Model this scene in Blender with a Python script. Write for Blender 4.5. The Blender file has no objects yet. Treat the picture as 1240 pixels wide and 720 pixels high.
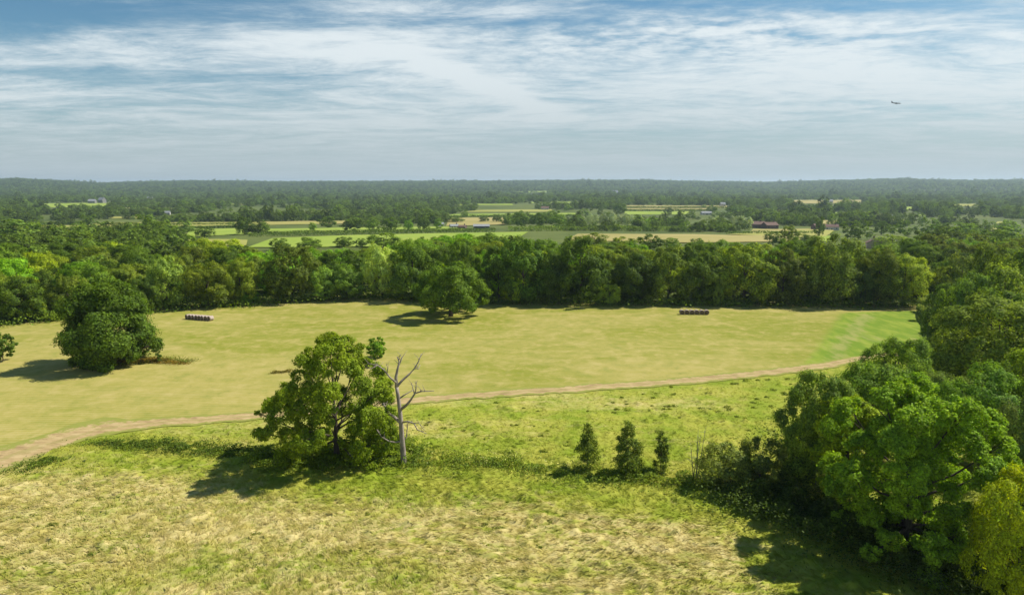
import bpy, math, random
import numpy as np
from mathutils import Vector

S = bpy.context.scene
COL = S.collection
R_ = math.radians

# ------------------------------------------------------------------ camera and terrain
CAM_H = 36.0
F = 1240 * 24 / 36.0
PITCH = math.atan(136.5 / F)
SP, CP = math.sin(PITCH), math.cos(PITCH)


def sstep(a, b, x):
    t = np.clip((np.asarray(x, float) - a) / (b - a), 0, 1)
    return t * t * (3 - 2 * t)


def _hash(ix, iy, seed):
    h = (ix.astype(np.int64) * 374761393 + iy.astype(np.int64) * 668265263 + seed * 974711) & 0x7fffffff
    h = ((h ^ (h >> 13)) * 1274126177) & 0x7fffffff
    return ((h ^ (h >> 16)) & 0xffff) / 65535.0


def vnoise(x, y, seed=0):
    x = np.asarray(x, float); y = np.asarray(y, float)
    ix = np.floor(x); iy = np.floor(y)
    fx = x - ix; fy = y - iy
    fx = fx * fx * (3 - 2 * fx); fy = fy * fy * (3 - 2 * fy)
    a = _hash(ix, iy, seed); b = _hash(ix + 1, iy, seed)
    c = _hash(ix, iy + 1, seed); d = _hash(ix + 1, iy + 1, seed)
    return (a * (1 - fx) + b * fx) * (1 - fy) + (c * (1 - fx) + d * fx) * fy


def fbm(x, y, seed=0, oct=4):
    s = 0; amp = .5; tot = 0
    for i in range(oct):
        s = s + amp * vnoise(x * 2 ** i + 17.3 * i, y * 2 ** i - 9.1 * i, seed + i)
        tot += amp; amp *= .5
    return s / tot


RIDGE = [(-900, 221), (-300, 220), (0, 219), (30, 218), (70, 219.5), (100, 221), (130, 222.2), (165, 221.2),
         (190, 220.4), (240, 220.4), (300, 220.2), (330, 220.8), (400, 220.5), (480, 219.8), (600, 219.4),
         (740, 219), (800, 219.3), (860, 220.5), (930, 221.4), (990, 219.6), (1040, 219), (1090, 218),
         (1150, 219.7), (1190, 219.2), (1240, 219.8), (1500, 219), (2100, 221)]
RX = np.array([r[0] for r in RIDGE], float); RY = np.array([r[1] for r in RIDGE], float)


def hgt(x, y):
    x = np.asarray(x, float); y = np.asarray(y, float)
    r = np.hypot(x, y)
    z = -18 * sstep(225, 1150, r)
    z = z + .9 * (fbm(x / 60, y / 60, 5, 2) - .5) * sstep(10, 60, r)
    z = z + 14 * (fbm(x / 900, y / 900, 11, 3) - .5) * sstep(700, 2600, r)
    px = 620 + F * np.clip(x / np.maximum(y, 1), -2, 2)
    rise = CAM_H + 7600 * (223.5 - np.interp(px, RX, RY)) / F - 8.5 + 18
    z = z + np.where(y > 0, 1, .6) * rise * sstep(3300, 7600, r) * np.where(y > 0, 1, .3)
    return z


def hz(x, y):
    return float(hgt(x, y))


def G(px, py):
    """ground point that the photo shows at pixel px, py (1240x720)"""
    u = (px - 620) / F; v = (py - 360) / F
    dx, dy, dz = u, CP - v * SP, -(SP + v * CP)
    z = 0.0
    for _ in range(40 if py < 340 else 8):
        t = (z - CAM_H) / dz
        z2 = hz(dx * t, dy * t)
        z = z + (z2 - z) * .6
    t = (z - CAM_H) / dz
    return Vector((dx * t, dy * t, z))


def depth(p):
    return p.y * CP + (CAM_H - p.z) * SP


def PX(x, y, z=0.0):
    d = y * CP + (CAM_H - z) * SP
    dn = -y * SP + (CAM_H - z) * CP
    d = np.maximum(d, 1)
    return 620 + F * x / d, 360 + F * dn / d


def scl(px, py):
    return F / depth(G(px, py))


def top_height(p, py):
    """height above p at which a vertical line meets the image row py"""
    v = (py - 360) / F
    ang = math.atan(v) + PITCH
    return CAM_H - math.tan(ang) * p.y - p.z


# ------------------------------------------------------------------ helpers
def prop(o, label=None, cat=None, group=None, kind=None):
    if label: o['label'] = label
    if cat: o['category'] = cat
    if group: o['group'] = group
    if kind: o['kind'] = kind
    return o


def link(name, data, parent=None, loc=(0, 0, 0)):
    o = bpy.data.objects.new(name, data)
    COL.objects.link(o)
    o.location = loc
    if parent: o.parent = parent
    return o


def empty(name, loc, rz=0.0):
    o = link(name, None, None, loc)
    o.rotation_euler = (0, 0, rz)
    o.empty_display_size = .5
    return o


def npmesh(name, V, faces, mats=(), smooth=False, attrs=None, midx=None):
    """faces: list of int arrays, each (n,k)"""
    me = bpy.data.meshes.new(name)
    V = np.asarray(V, np.float32)
    if isinstance(faces, np.ndarray): faces = [faces]
    nl = sum(f.size for f in faces); nf = sum(f.shape[0] for f in faces)
    me.vertices.add(len(V)); me.vertices.foreach_set('co', V.ravel())
    me.loops.add(nl)
    me.loops.foreach_set('vertex_index', np.concatenate([f.ravel() for f in faces]).astype(np.int32))
    me.polygons.add(nf)
    cnt = np.concatenate([np.full(f.shape[0], f.shape[1], np.int32) for f in faces])
    st = np.zeros(nf, np.int32); st[1:] = np.cumsum(cnt)[:-1]
    me.polygons.foreach_set('loop_start', st)
    if midx is not None:
        me.polygons.foreach_set('material_index', np.asarray(midx, np.int32))
    me.update(calc_edges=True)
    me.polygons.foreach_set('use_smooth', np.full(nf, smooth, bool))
    for k, a in (attrs or {}).items():
        at = me.attributes.new(k, 'FLOAT', 'POINT')
        at.data.foreach_set('value', np.asarray(a, np.float32))
    for m in mats: me.materials.append(m)
    me.validate()
    return me


class MB:
    def __init__(s): s.v = []; s.f = []; s.m = []

    def add(s, vs, fs, m=0):
        b = len(s.v); s.v += [tuple(v) for v in vs]
        s.f += [tuple(b + i for i in f) for f in fs]; s.m += [m] * len(fs)

    def box(s, c, d, m=0):
        x, y, z = c; a, b, h = d[0] / 2, d[1] / 2, d[2] / 2
        vs = [(x + i * a, y + j * b, z + k * h) for k in (-1, 1) for j in (-1, 1) for i in (-1, 1)]
        s.add(vs, [(0, 2, 3, 1), (4, 5, 7, 6), (0, 1, 5, 4), (2, 6, 7, 3), (0, 4, 6, 2), (1, 3, 7, 5)], m)

    def tube(s, pts, rad, n=8, m=0, cap=True):
        pts = [Vector(p) for p in pts]; base = len(s.v)
        ref = Vector((.31, .17, .93)).normalized()
        for i, p in enumerate(pts):
            t = (pts[min(i + 1, len(pts) - 1)] - pts[max(i - 1, 0)]).normalized()
            rr = ref if abs(t.dot(ref)) < .9 else Vector((1, 0, .1)).normalized()
            a = t.cross(rr).normalized(); b = t.cross(a)
            for k in range(n):
                th = 2 * math.pi * k / n
                s.v.append(tuple(p + (a * math.cos(th) + b * math.sin(th)) * rad[i]))
        for i in range(len(pts) - 1):
            for k in range(n):
                q = base + i * n
                s.f.append((q + k, q + (k + 1) % n, q + n + (k + 1) % n, q + n + k)); s.m.append(m)
        if cap:
            s.f.append(tuple(base + k for k in reversed(range(n)))); s.m.append(m)
            q = base + (len(pts) - 1) * n
            s.f.append(tuple(q + k for k in range(n))); s.m.append(m)

    def build(s, name, mats, parent=None, loc=(0, 0, 0), smooth=False):
        me = s.mesh(name, mats, smooth)
        return link(name, me, parent, loc)

    def mesh(s, name, mats, smooth=False):
        me = bpy.data.meshes.new(name)
        me.from_pydata(s.v, [], s.f)
        for m in (mats if isinstance(mats, (list, tuple)) else [mats]): me.materials.append(m)
        me.polygons.foreach_set('material_index', s.m)
        me.polygons.foreach_set('use_smooth', [smooth] * len(s.f))
        me.update()
        return me


# ------------------------------------------------------------------ materials
class NT:
    def __init__(s, nt): s.nt = nt; s.n = nt.nodes; s.l = nt.links

    def new(s, t, **kw):
        nd = s.n.new(t)
        for k, v in kw.items(): setattr(nd, k, v)
        return nd

    def put(s, sock, val):
        if val is None: return
        if isinstance(val, bpy.types.NodeSocket): s.l.new(val, sock)
        else: sock.default_value = val

    def math(s, op, a, b=None, c=None, clamp=False):
        nd = s.new('ShaderNodeMath', operation=op, use_clamp=clamp)
        for i, v in enumerate((a, b, c)):
            s.put(nd.inputs[i], v)
        return nd.outputs[0]

    def mix(s, f, a, b, bt='MIX'):
        nd = s.new('ShaderNodeMix', data_type='RGBA', blend_type=bt)
        s.put(nd.inputs[0], f)
        for sock, v in ((nd.inputs[6], a), (nd.inputs[7], b)):
            if isinstance(v, (tuple, list)) and len(v) == 3: v = (*v, 1)
            s.put(sock, v)
        return nd.outputs[2]

    def ramp(s, f, stops, interp='LINEAR'):
        nd = s.new('ShaderNodeValToRGB'); nd.color_ramp.interpolation = interp
        el = nd.color_ramp.elements
        while len(el) < len(stops): el.new(.5)
        for e, (p, c) in zip(el, stops):
            e.position = p; e.color = (*c, 1) if len(c) == 3 else c
        s.put(nd.inputs[0], f)
        return nd.outputs[0]

    def noise(s, vec, scale, detail=4, rough=.55, dist=0.0, out=0):
        nd = s.new('ShaderNodeTexNoise')
        s.put(nd.inputs['Vector'], vec)
        nd.inputs['Scale'].default_value = scale; nd.inputs['Detail'].default_value = detail
        nd.inputs['Roughness'].default_value = rough; nd.inputs['Distortion'].default_value = dist
        return nd.outputs[out]

    def mapping(s, vec, scale=(1, 1, 1), rot=(0, 0, 0), loc=(0, 0, 0)):
        nd = s.new('ShaderNodeMapping')
        s.put(nd.inputs[0], vec)
        nd.inputs[1].default_value = loc; nd.inputs[2].default_value = rot; nd.inputs[3].default_value = scale
        return nd.outputs[0]

    def rng(s, x, a, b, c=0.0, d=1.0, smooth=True):
        nd = s.new('ShaderNodeMapRange', interpolation_type='SMOOTHSTEP' if smooth else 'LINEAR')
        s.put(nd.inputs[0], x)
        for i, v in enumerate((a, b, c, d)): nd.inputs[i + 1].default_value = v
        return nd.outputs[0]


def newmat(name):
    m = bpy.data.materials.new(name); m.use_nodes = True
    m.node_tree.nodes.clear()
    t = NT(m.node_tree)
    t.out = t.new('ShaderNodeOutputMaterial')
    return m, t


def pos(t): return t.new('ShaderNodeNewGeometry').outputs['Position']


def objco(t): return t.new('ShaderNodeTexCoord').outputs['Object']


def diffuse(t, color, rough=.9, bump=None, strength=.3, dist=.1, spec=.15):
    b = t.new('ShaderNodeBsdfPrincipled')
    t.put(b.inputs['Base Color'], color if isinstance(color, bpy.types.NodeSocket) else (*color, 1))
    b.inputs['Roughness'].default_value = rough
    b.inputs['Specular IOR Level'].default_value = spec
    if bump is not None:
        bm = t.new('ShaderNodeBump'); bm.inputs['Strength'].default_value = strength
        bm.inputs['Distance'].default_value = dist
        t.l.new(bump, bm.inputs['Height']); t.l.new(bm.outputs[0], b.inputs['Normal'])
    t.l.new(b.outputs[0], t.out.inputs[0])
    return b


LEAF_GAIN = 2.6


def leaf_mat(name, transl=.42, warm=(1.25, 1.25, .5), var=.5, nscale=.35, tree=(.78, 1.25)):
    """leaf colour = the tree's own object colour, varied clump by clump and leaf by leaf"""
    m, t = newmat(name)
    oi = t.new('ShaderNodeObjectInfo')
    geo = t.new('ShaderNodeNewGeometry')
    n1 = t.noise(objco(t), nscale, 3, .6)
    hue = t.rng(n1, .32, .70, 0, 1)
    c0 = t.mix(hue, t.mix(1.0, oi.outputs['Color'], (.85, .92, .60), 'MULTIPLY'),
               t.mix(1.0, oi.outputs['Color'], (1.34, 1.26, .45), 'MULTIPLY'))
    lv = t.rng(geo.outputs['Random Per Island'], 0, 1, (1 - var) * LEAF_GAIN, (1 + var) * LEAF_GAIN, False)
    vm = t.new('ShaderNodeVectorMath', operation='SCALE')
    t.l.new(c0, vm.inputs[0]); t.l.new(lv, vm.inputs['Scale'])
    tv = t.rng(oi.outputs['Random'], 0, 1, *tree, False)
    vm2 = t.new('ShaderNodeVectorMath', operation='SCALE')
    t.l.new(vm.outputs[0], vm2.inputs[0]); t.l.new(tv, vm2.inputs['Scale'])
    col = vm2.outputs[0]
    d = t.new('ShaderNodeBsdfDiffuse'); t.l.new(col, d.inputs[0])
    tr = t.new('ShaderNodeBsdfTranslucent')
    t.l.new(t.mix(1.0, col, warm, 'MULTIPLY'), tr.inputs[0])
    mx = t.new('ShaderNodeMixShader'); mx.inputs[0].default_value = transl
    t.l.new(d.outputs[0], mx.inputs[1]); t.l.new(tr.outputs[0], mx.inputs[2])
    g = t.new('ShaderNodeBsdfGlossy'); g.inputs['Roughness'].default_value = .55
    g.inputs[0].default_value = (.9, .95, .9, 1)
    mx2 = t.new('ShaderNodeMixShader'); mx2.inputs[0].default_value = .009
    t.l.new(mx.outputs[0], mx2.inputs[1]); t.l.new(g.outputs[0], mx2.inputs[2])
    t.l.new(mx2.outputs[0], t.out.inputs[0])
    return m


def bark_mat(name, a, b, sc=3.0):
    m, t = newmat(name)
    co = t.mapping(objco(t), (1, 1, .25))
    n = t.noise(co, sc, 5, .65)
    diffuse(t, t.ramp(n, [(.3, a), (.7, b)]), .95, n, .6, .06)
    return m


LEAF = leaf_mat('leaves')
LEAF_FAR = leaf_mat('far_leaves', tree=(.55, 1.7))
BARK = bark_mat('bark', (.045, .035, .025), (.13, .105, .08))
DEADWOOD = bark_mat('dead_wood', (.16, .13, .105), (.46, .39, .33), 2.2)
PALEBARK = bark_mat('pale_bark', (.16, .14, .11), (.3, .27, .22))


def grass_mat(name, green, green2, straw, straw2, brown, leafy=False):
    m, t = newmat(name)
    at = t.new('ShaderNodeAttribute', attribute_name='dry').outputs['Fac']
    p = pos(t)
    geo = t.new('ShaderNodeNewGeometry')
    nf = t.noise(t.mapping(p, (.55, 1.0, 1)), 1.6, 6, .65)
    nb = t.noise(p, .16, 4, .6)
    d = t.math('ADD', at, t.math('MULTIPLY', t.math('SUBTRACT', nf, .5), .9))
    if leafy:
        d = t.math('ADD', d, t.math('MULTIPLY', t.math('SUBTRACT', geo.outputs['Random Per Island'], .5), .25))
    d = t.math('MULTIPLY', t.rng(d, .05, .85, smooth=False), .94)
    g = t.mix(t.rng(nb, .35, .65), green, green2)
    s = t.mix(t.rng(t.noise(p, .5, 4, .6), .35, .65), straw, straw2)
    c = t.mix(d, g, s)
    c = t.mix(t.math('MULTIPLY', t.rng(t.noise(p, .33, 5, .6, .4), .56, .72), .2), c, brown)
    if leafy:
        lv = t.rng(geo.outputs['Random Per Island'], 0, 1, .85, 1.15, False)
        vm = t.new('ShaderNodeVectorMath', operation='SCALE')
        t.l.new(c, vm.inputs[0]); t.l.new(lv, vm.inputs['Scale']); c = vm.outputs[0]
        df = t.new('ShaderNodeBsdfDiffuse'); t.l.new(c, df.inputs[0])
        tr = t.new('ShaderNodeBsdfTranslucent'); t.l.new(c, tr.inputs[0])
        mx = t.new('ShaderNodeMixShader'); mx.inputs[0].default_value = .4
        t.l.new(df.outputs[0], mx.inputs[1]); t.l.new(tr.outputs[0], mx.inputs[2])
        t.l.new(mx.outputs[0], t.out.inputs[0])
    else:
        diffuse(t, c, .95, t.math('ADD', nf, t.noise(p, 7, 4, .7)), .25, .2)
    return m


GREEN, GREEN2 = (.205, .265, .018), (.325, .330, .045)
STRAW, STRAW2, BROWN = (.435, .36, .11), (.575, .475, .205), (.33, .25, .085)
MEADOW = grass_mat('meadow_soil_grass', GREEN, GREEN2, STRAW, STRAW2, BROWN)
BLADES = grass_mat('meadow_blades', GREEN, GREEN2, STRAW, STRAW2, BROWN, True)


def hay_mat():
    m, t = newmat('mown_hay')
    p = pos(t)
    at = t.new('ShaderNodeAttribute', attribute_name='lush').outputs['Fac']
    st = t.noise(t.mapping(p, (.018, .10, 1), (0, 0, R_(7))), 1.0, 6, .62, .6)
    pt = t.noise(t.mapping(p, (.5, 1, 1)), .045, 6, .62, .8)
    fn = t.noise(t.mapping(p, (.6, .5, 1)), .9, 7, .74)
    sa = t.new('ShaderNodeAttribute', attribute_name='straw').outputs['Fac']
    pt = t.math('ADD', pt, t.math('MULTIPLY', t.math('SUBTRACT', sa, .4), .16))
    c = t.mix(t.rng(pt, .25, .78), (.205, .222, .020), (.330, .285, .062))
    c = t.mix(t.math('MULTIPLY', t.rng(st, .5, .8), .3), c, (.34, .285, .095))
    c = t.mix(t.math('MULTIPLY', t.rng(fn, .48, .75), .6), c, (.42, .345, .12))
    c = t.mix(t.math('MULTIPLY', t.rng(fn, .48, .25), .7), c, (.13, .165, .012))
    mo = t.noise(t.mapping(p, (.8, .75, 1), (0, 0, R_(12))), .30, 6, .70, .3)
    c = t.mix(t.math('MULTIPLY', t.rng(mo, .48, .68), .6), c, (.43, .345, .125))
    c = t.mix(t.math('MULTIPLY', t.rng(mo, .50, .32), .6), c, (.17, .205, .018))
    w2 = t.new('ShaderNodeTexWave', wave_type='BANDS', bands_direction='Y')
    t.l.new(t.mapping(p, (1, 1, 1), (0, 0, R_(-3))), w2.inputs[0])
    w2.inputs['Scale'].default_value = .33; w2.inputs['Distortion'].default_value = 3.2; w2.inputs['Detail'].default_value = 4; w2.inputs['Detail Scale'].default_value = .25
    c = t.mix(t.math('MULTIPLY', t.math('MULTIPLY', w2.outputs['Fac'], t.rng(pt, .35, .6)), .3), c, (.44, .375, .17))
    # mower rows
    w = t.new('ShaderNodeTexWave', wave_type='BANDS', bands_direction='Y')
    t.l.new(t.mapping(p, (1, 1, 1), (0, 0, R_(4))), w.inputs[0])
    w.inputs['Scale'].default_value = .09; w.inputs['Distortion'].default_value = 3.5
    w.inputs['Detail'].default_value = 3; w.inputs['Detail Scale'].default_value = .4
    c = t.mix(t.math('MULTIPLY', w.outputs['Fac'], .10), c, (.40, .34, .12))
    # lush unmown corner
    ln = t.noise(t.mapping(p, (1, .35, 1)), .35, 5, .6)
    lush = t.mix(t.rng(ln, .4, .65), (.135, .215, .012), (.225, .28, .028))
    lush = t.mix(t.rng(t.noise(t.mapping(p, (1, .2, 1)), .10, 5, .6, .5, ), .62, .78), lush, (.37, .30, .15))
    c = t.mix(t.rng(t.math('ADD', at, t.math('MULTIPLY', t.math('SUBTRACT', ln, .5), .25)), .4, .6), c, lush)
    ba = t.new('ShaderNodeAttribute', attribute_name='bare').outputs['Fac']
    c = t.mix(t.math('MULTIPLY', t.rng(t.math('ADD', ba, t.math('MULTIPLY', t.math('SUBTRACT', ln, .5), 3.4)), .4, 1.3), .5), c, (.31, .27, .11))
    diffuse(t, c, .95, fn, .5, .12)
    return m


def track_mat():
    m, t = newmat('track_dirt')
    p = pos(t)
    n = t.noise(t.mapping(p, (.5, 1.4, 1)), .8, 6, .65, .5)
    c = t.ramp(n, [(.3, (.24, .165, .075)), (.5, (.40, .29, .135)), (.72, (.50, .385, .20))])
    at = t.new('ShaderNodeAttribute', attribute_name='edge').outputs['Fac']
    mid = t.math('MULTIPLY', t.rng(t.math('ADD', at, t.math('MULTIPLY', t.math('SUBTRACT', t.noise(p, .7, 5, .7), .5), .8)), .22, .05), .55)
    c = t.mix(mid, c, (.27, .24, .075))
    e = t.math('ADD', at, t.math('MULTIPLY', t.math('SUBTRACT', t.noise(p, .9, 5, .7), .5), 1.5))
    c = t.mix(t.rng(e, .45, .8), c, (.24, .25, .05))
    diffuse(t, c, .95, n, .5, .15)
    return m


def plain_mat(name, a, b, sc=.2, bump=.3, rough=.95, stretch=(1, 1, 1)):
    m, t = newmat(name)
    n = t.noise(t.mapping(pos(t), stretch), sc, 5, .62)
    diffuse(t, t.ramp(n, [(.3, a), (.7, b)]), rough, n, bump, .1)
    return m


GROUND = plain_mat('ground_grass', (.055, .085, .014), (.13, .155, .030), .012)
HAY = hay_mat(); TRACK = track_mat()

# ------------------------------------------------------------------ ground sheets
def polar_ground():
    az = np.linspace(-math.pi, math.pi, 361)[:-1]
    az = np.sort(np.concatenate([az, np.linspace(-.95, .95, 330)]))
    rr = np.concatenate([[0.5], np.geomspace(8, 260, 60), np.geomspace(266, 14000, 190)])
    A, Rr = np.meshgrid(az, rr)
    X = np.sin(A) * Rr; Y = np.cos(A) * Rr
    Z = hgt(X, Y) - .45 * (1 - sstep(236, 262, Rr))
    V = np.stack([X, Y, Z], -1).reshape(-1, 3)
    na = len(az); i = np.arange(len(rr) - 1)[:, None]; j = np.arange(na)[None]
    q = np.stack([i * na + j, i * na + (j + 1) % na, (i + 1) * na + (j + 1) % na, (i + 1) * na + j], -1).reshape(-1, 4)
    return npmesh('ground', V, q, [GROUND], True)


g = link('ground', polar_ground()); prop(g, 'dark rough grassland stretching away to the wooded horizon', 'ground', kind='structure')


_cv = {}


def curve(pts, xs):
    w = _cv.get(id(pts))
    if w is None:
        w = _cv[id(pts)] = sorted([tuple(G(a, b))[:2] for a, b in pts])
    return np.interp(xs, [p[0] for p in w], [p[1] for p in w])


TR_UP = [(-260, 585), (-120, 562), (-40, 548), (0, 541), (35, 532), (60, 525), (90, 513), (125, 506), (160, 508), (200, 505.5), (300, 500), (400, 491.5),
         (490, 482), (560, 475.5), (630, 471), (700, 466.5), (800, 459.5), (860, 454), (900, 450), (960, 443.5), (1000, 438.5), (1030, 433), (1060, 428), (1130, 425), (1400, 420)]
TR_LO = [(-260, 643), (-120, 609), (-40, 586), (0, 573), (35, 560), (60, 550), (90, 536), (125, 526), (160, 520.5), (200, 516.5), (300, 509), (400, 499.5),
         (490, 490), (560, 483.5), (630, 478.5), (700, 474.5), (800, 467.5), (860, 462.5), (900, 458), (960, 451.5), (1000, 446.5), (1030, 439.5), (1060, 432.5), (1130, 429.5), (1400, 424.5)]
BACK = [(-300, 412), (-60, 399), (0, 394), (60, 388), (120, 382), (180, 377), (230, 373), (280, 371), (330, 367), (400, 363), (450, 360.5), (520, 364), (600, 367),
        (700, 368), (800, 368.5), (900, 369), (1030, 371), (1110, 372.5), (1200, 374), (1400, 376)]


def wob(xs, a=.5, seed=3):
    return a * (vnoise(xs / 2.3, xs * 0 + .5, seed) - .5) * 2 + a * .6 * (vnoise(xs / .7, xs * 0 + .5, seed + 1) - .5) * 2


def strip(name, x0, x1, nx, lo, hi, ny, z, mats, attr=None, power=1.0, disp=None):
    xs = np.linspace(x0, x1, nx)
    L, H = lo(xs), hi(xs)
    t = np.linspace(0, 1, ny)[:, None] ** power
    X = np.broadcast_to(xs, (ny, nx)); Y = L * (1 - t) + H * t
    Z = hgt(X, Y) + z
    if disp is not None: Z = Z + disp(X, Y)
    V = np.stack([X, Y, Z], -1).reshape(-1, 3)
    i = np.arange(ny - 1)[:, None]; j = np.arange(nx - 1)[None]
    q = np.stack([i * nx + j, i * nx + j + 1, (i + 1) * nx + j + 1, (i + 1) * nx + j], -1).reshape(-1, 4)
    at = {k: f(X, Y, t).ravel() for k, f in (attr or {}).items()}
    return link(name, npmesh(name, V, q, mats, True, at))


up = lambda xs: curve(TR_UP, xs) + wob(xs, .45, 3)
lo = lambda xs: curve(TR_LO, xs) + wob(xs, .55, 7)
bk = lambda xs: curve(BACK, xs) + 7 + wob(xs, .8, 9)
def lush_at(X, Y, t):
    px, py = PX(X, Y)
    edge = np.interp(py, [360, 375, 380, 400, 420, 440], [1120, 1036, 1018, 1004, 992, 976])
    return .5 + (px - edge) / 40.0 * .5 - 1.2 * sstep(378, 374, py)
def bare_at(X, Y, t):
    px, py = PX(X, Y)
    c = np.interp(py, [376, 385, 405, 425, 440], [1056, 1046, 1030, 1016, 1010])
    return np.exp(-((px - c) / 17) ** 2) * sstep(374, 384, py) + .9 * np.exp(-((px - 1106) / 9) ** 2 - ((py - 412) / 9) ** 2)
def straw_at(X, Y, t):
    px, py = PX(X, Y)
    return sstep(395, 480, py) * .9 + .35 * sstep(500, 100, px) + .8 * np.exp(-((py - 372) / 3.0) ** 2) * sstep(560, 760, px)
fld = strip('hay_field', -170, 190, 420, lambda xs: up(xs) - .25, bk, 160, .05, [HAY], {'lush': lush_at, 'bare': bare_at, 'straw': straw_at}, 1.0,
            lambda X, Y: .06 * fbm(X / 2.5, Y / .9, 21, 3))
prop(fld, 'yellow green mown hay field between the dirt track and the tree line', 'field', kind='structure')
trk = strip('track', -120, 150, 700, lambda xs: lo(xs) - .5, lambda xs: up(xs) + .15, 14, .12, [TRACK],
            {'edge': lambda X, Y, t: np.abs(np.broadcast_to(t, X.shape) - .5) * 2}, 1.0,
            lambda X, Y: .10 * fbm(X / 1.5, Y / .6, 23, 3) - .05)
prop(trk, 'pale brown dirt track crossing between meadow and hay field', 'track', kind='structure')


def dryness(X, Y):
    px, py = PX(X, Y)
    th = np.interp(px, [0, 150, 300, 420, 560, 700, 850, 960], [556, 556, 572, 604, 606, 608, 628, 700])
    d = .04 + .62 * sstep(th - 8, th + 40, py)
    d = d - .45 * sstep(300, 60, px) * 0
    # straw tongue left of the front tree, above the ditch
    d = d + .45 * np.exp(-((px - 330) / 170) ** 2 - ((py - 522) / 14) ** 2)
    d = d + .25 * np.exp(-((px - 640) / 160) ** 2 - ((py - 520) / 12) ** 2)
    d = d + .18 * sstep(520, 470, py) * sstep(900, 650, px)
    d = d - .2 * np.exp(-((px - 150) / 150) ** 2 - ((py - 541) / 12) ** 2)
    d = d - .35 * np.exp(-((px - 700) / 190) ** 2 - ((py - 562) / 26) ** 2)
    d = d - .55 * np.exp(-((px - 860) / 110) ** 2 - ((py - 600) / 22) ** 2)
    d = d - .4 * np.exp(-((px - 420) / 120) ** 2 - ((py - 592) / 14) ** 2)
    d = d - .3 * sstep(860, 1000, px) * sstep(640, 540, py)
    d = d - .55 * sstep(870, 960, px) * sstep(585, 620, py)
    d = d + 1.0 * (fbm(X / 14, Y / 6, 31, 4) - .5) + .4 * (fbm(X / 2.6, Y / 1.3, 37, 3) - .5)
    a = flow(X, Y)
    u = X * np.cos(a) + Y * np.sin(a); v = -X * np.sin(a) + Y * np.cos(a)
    st = fbm(u / 6.5, v / .85, 47, 3)
    d = d + 2.1 * (st - .5) * (.35 + .65 * sstep(500, 600, py))
    return np.clip(d, 0, 1)


def flow(X, Y):
    return -.35 + 1.7 * (fbm(X / 11, Y / 8, 41, 3) - .5) * 2


def lump(X, Y):
    a = flow(X, Y)
    u = X * np.cos(a) + Y * np.sin(a); v = -X * np.sin(a) + Y * np.cos(a)
    rid = 1 - np.abs(fbm(u / 6.5, v / .85, 47, 3) * 2 - 1)
    z = .30 * rid ** 2.2 + .16 * fbm(X / 1.1, Y / .8, 51, 2)
    px, py = PX(X, Y)
    z = z * (.35 + .65 * sstep(470, 580, py))
    tus = np.clip(fbm(X / 1.7, Y / 1.2, 57, 3) - .62, 0, 1) * 2.2      # tussocks
    xs = np.linspace(-130, 150, 300)
    gap = np.interp(X, xs, curve(TR_LO, xs)) - Y
    return (z + tus * .8) * (.12 + .88 * sstep(.3, 5, gap)) + .7 * np.exp(-((px - 95) / 45) ** 2 - ((py - 552) / 7) ** 2)


mdw = strip('meadow', -130, 150, 760, lambda xs: xs * 0 + 40, lambda xs: lo(xs) - .2, 300, .02, [MEADOW], {'dry': lambda X, Y, t: dryness(X, Y)}, 1.0, lump)
prop(mdw, 'rough uncut meadow with wind blown straw and green grass', 'meadow', kind='structure')


def grass_tufts(n=190000):
    rg = np.random.default_rng(8)
    Y = 43 + (rg.random(n) ** 1.2) * 92
    X = (rg.random(n) * 2 - 1) * (28 + .72 * Y)
    keep = Y < np.interp(X, *(lambda xs: (xs, lo(xs)))(np.linspace(-130, 150, 400))) - .7
    X, Y = X[keep], Y[keep]; n = len(X)
    Z = hgt(X, Y) + lump(X, Y)
    d = dryness(X, Y)
    px, py = PX(X, Y)
    H = (.16 + .25 * rg.random(n)) * (.55 + .75 * fbm(X / 5, Y / 4, 61, 3)) * (.6 + .5 * sstep(490, 590, py))
    a = flow(X, Y) + math.pi + rg.normal(0, .35, n)
    lean = 1.1 + .9 * rg.random(n) + .6 * d
    V = np.zeros((n, 3, 3, 3)); D = np.repeat(d, 9)
    for b in range(3):
        aa = a + rg.normal(0, .5, n); L = H * (lean + rg.normal(0, .25, n))
        w = .025 + .035 * rg.random(n); th = rg.random(n) * math.pi
        ox, oy = rg.normal(0, .10, n), rg.normal(0, .10, n)
        bx, by = X + ox, Y + oy
        V[:, b, 0] = np.stack([bx - w * np.cos(th), by - w * np.sin(th), Z - .03], -1)
        V[:, b, 1] = np.stack([bx + w * np.cos(th), by + w * np.sin(th), Z - .03], -1)
        V[:, b, 2] = np.stack([bx + L * np.cos(aa), by + L * np.sin(aa), Z + H * (.45 + .45 * rg.random(n))], -1)
    f = np.arange(n * 9).reshape(-1, 3)
    return npmesh('meadow_grass', V.reshape(-1, 3), f, [BLADES], False, {'dry': D})


gr = link('meadow_grass', grass_tufts())
prop(gr, 'leaning blades of dry and green meadow grass in the foreground', 'grass', kind='stuff')

# ------------------------------------------------------------------ foliage generators
def leaf_quads(P, N, s, rg, aspect=.62):
    n = len(P)
    N = N / np.maximum(np.linalg.norm(N, axis=1, keepdims=True), 1e-6)
    r = rg.normal(size=(n, 3))
    T = np.cross(N, r); T /= np.maximum(np.linalg.norm(T, axis=1, keepdims=True), 1e-6)
    B = np.cross(N, T)
    s = s * (.6 + .8 * rg.random((n, 1)))
    V = np.stack([P - T * s * .5, P - B * s * .5 * aspect + N * s * .06, P + T * s * .5, P + B * s * .5 * aspect + N * s * .06], 1).reshape(-1, 3)
    return V, np.arange(n * 4).reshape(-1, 4)


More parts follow.
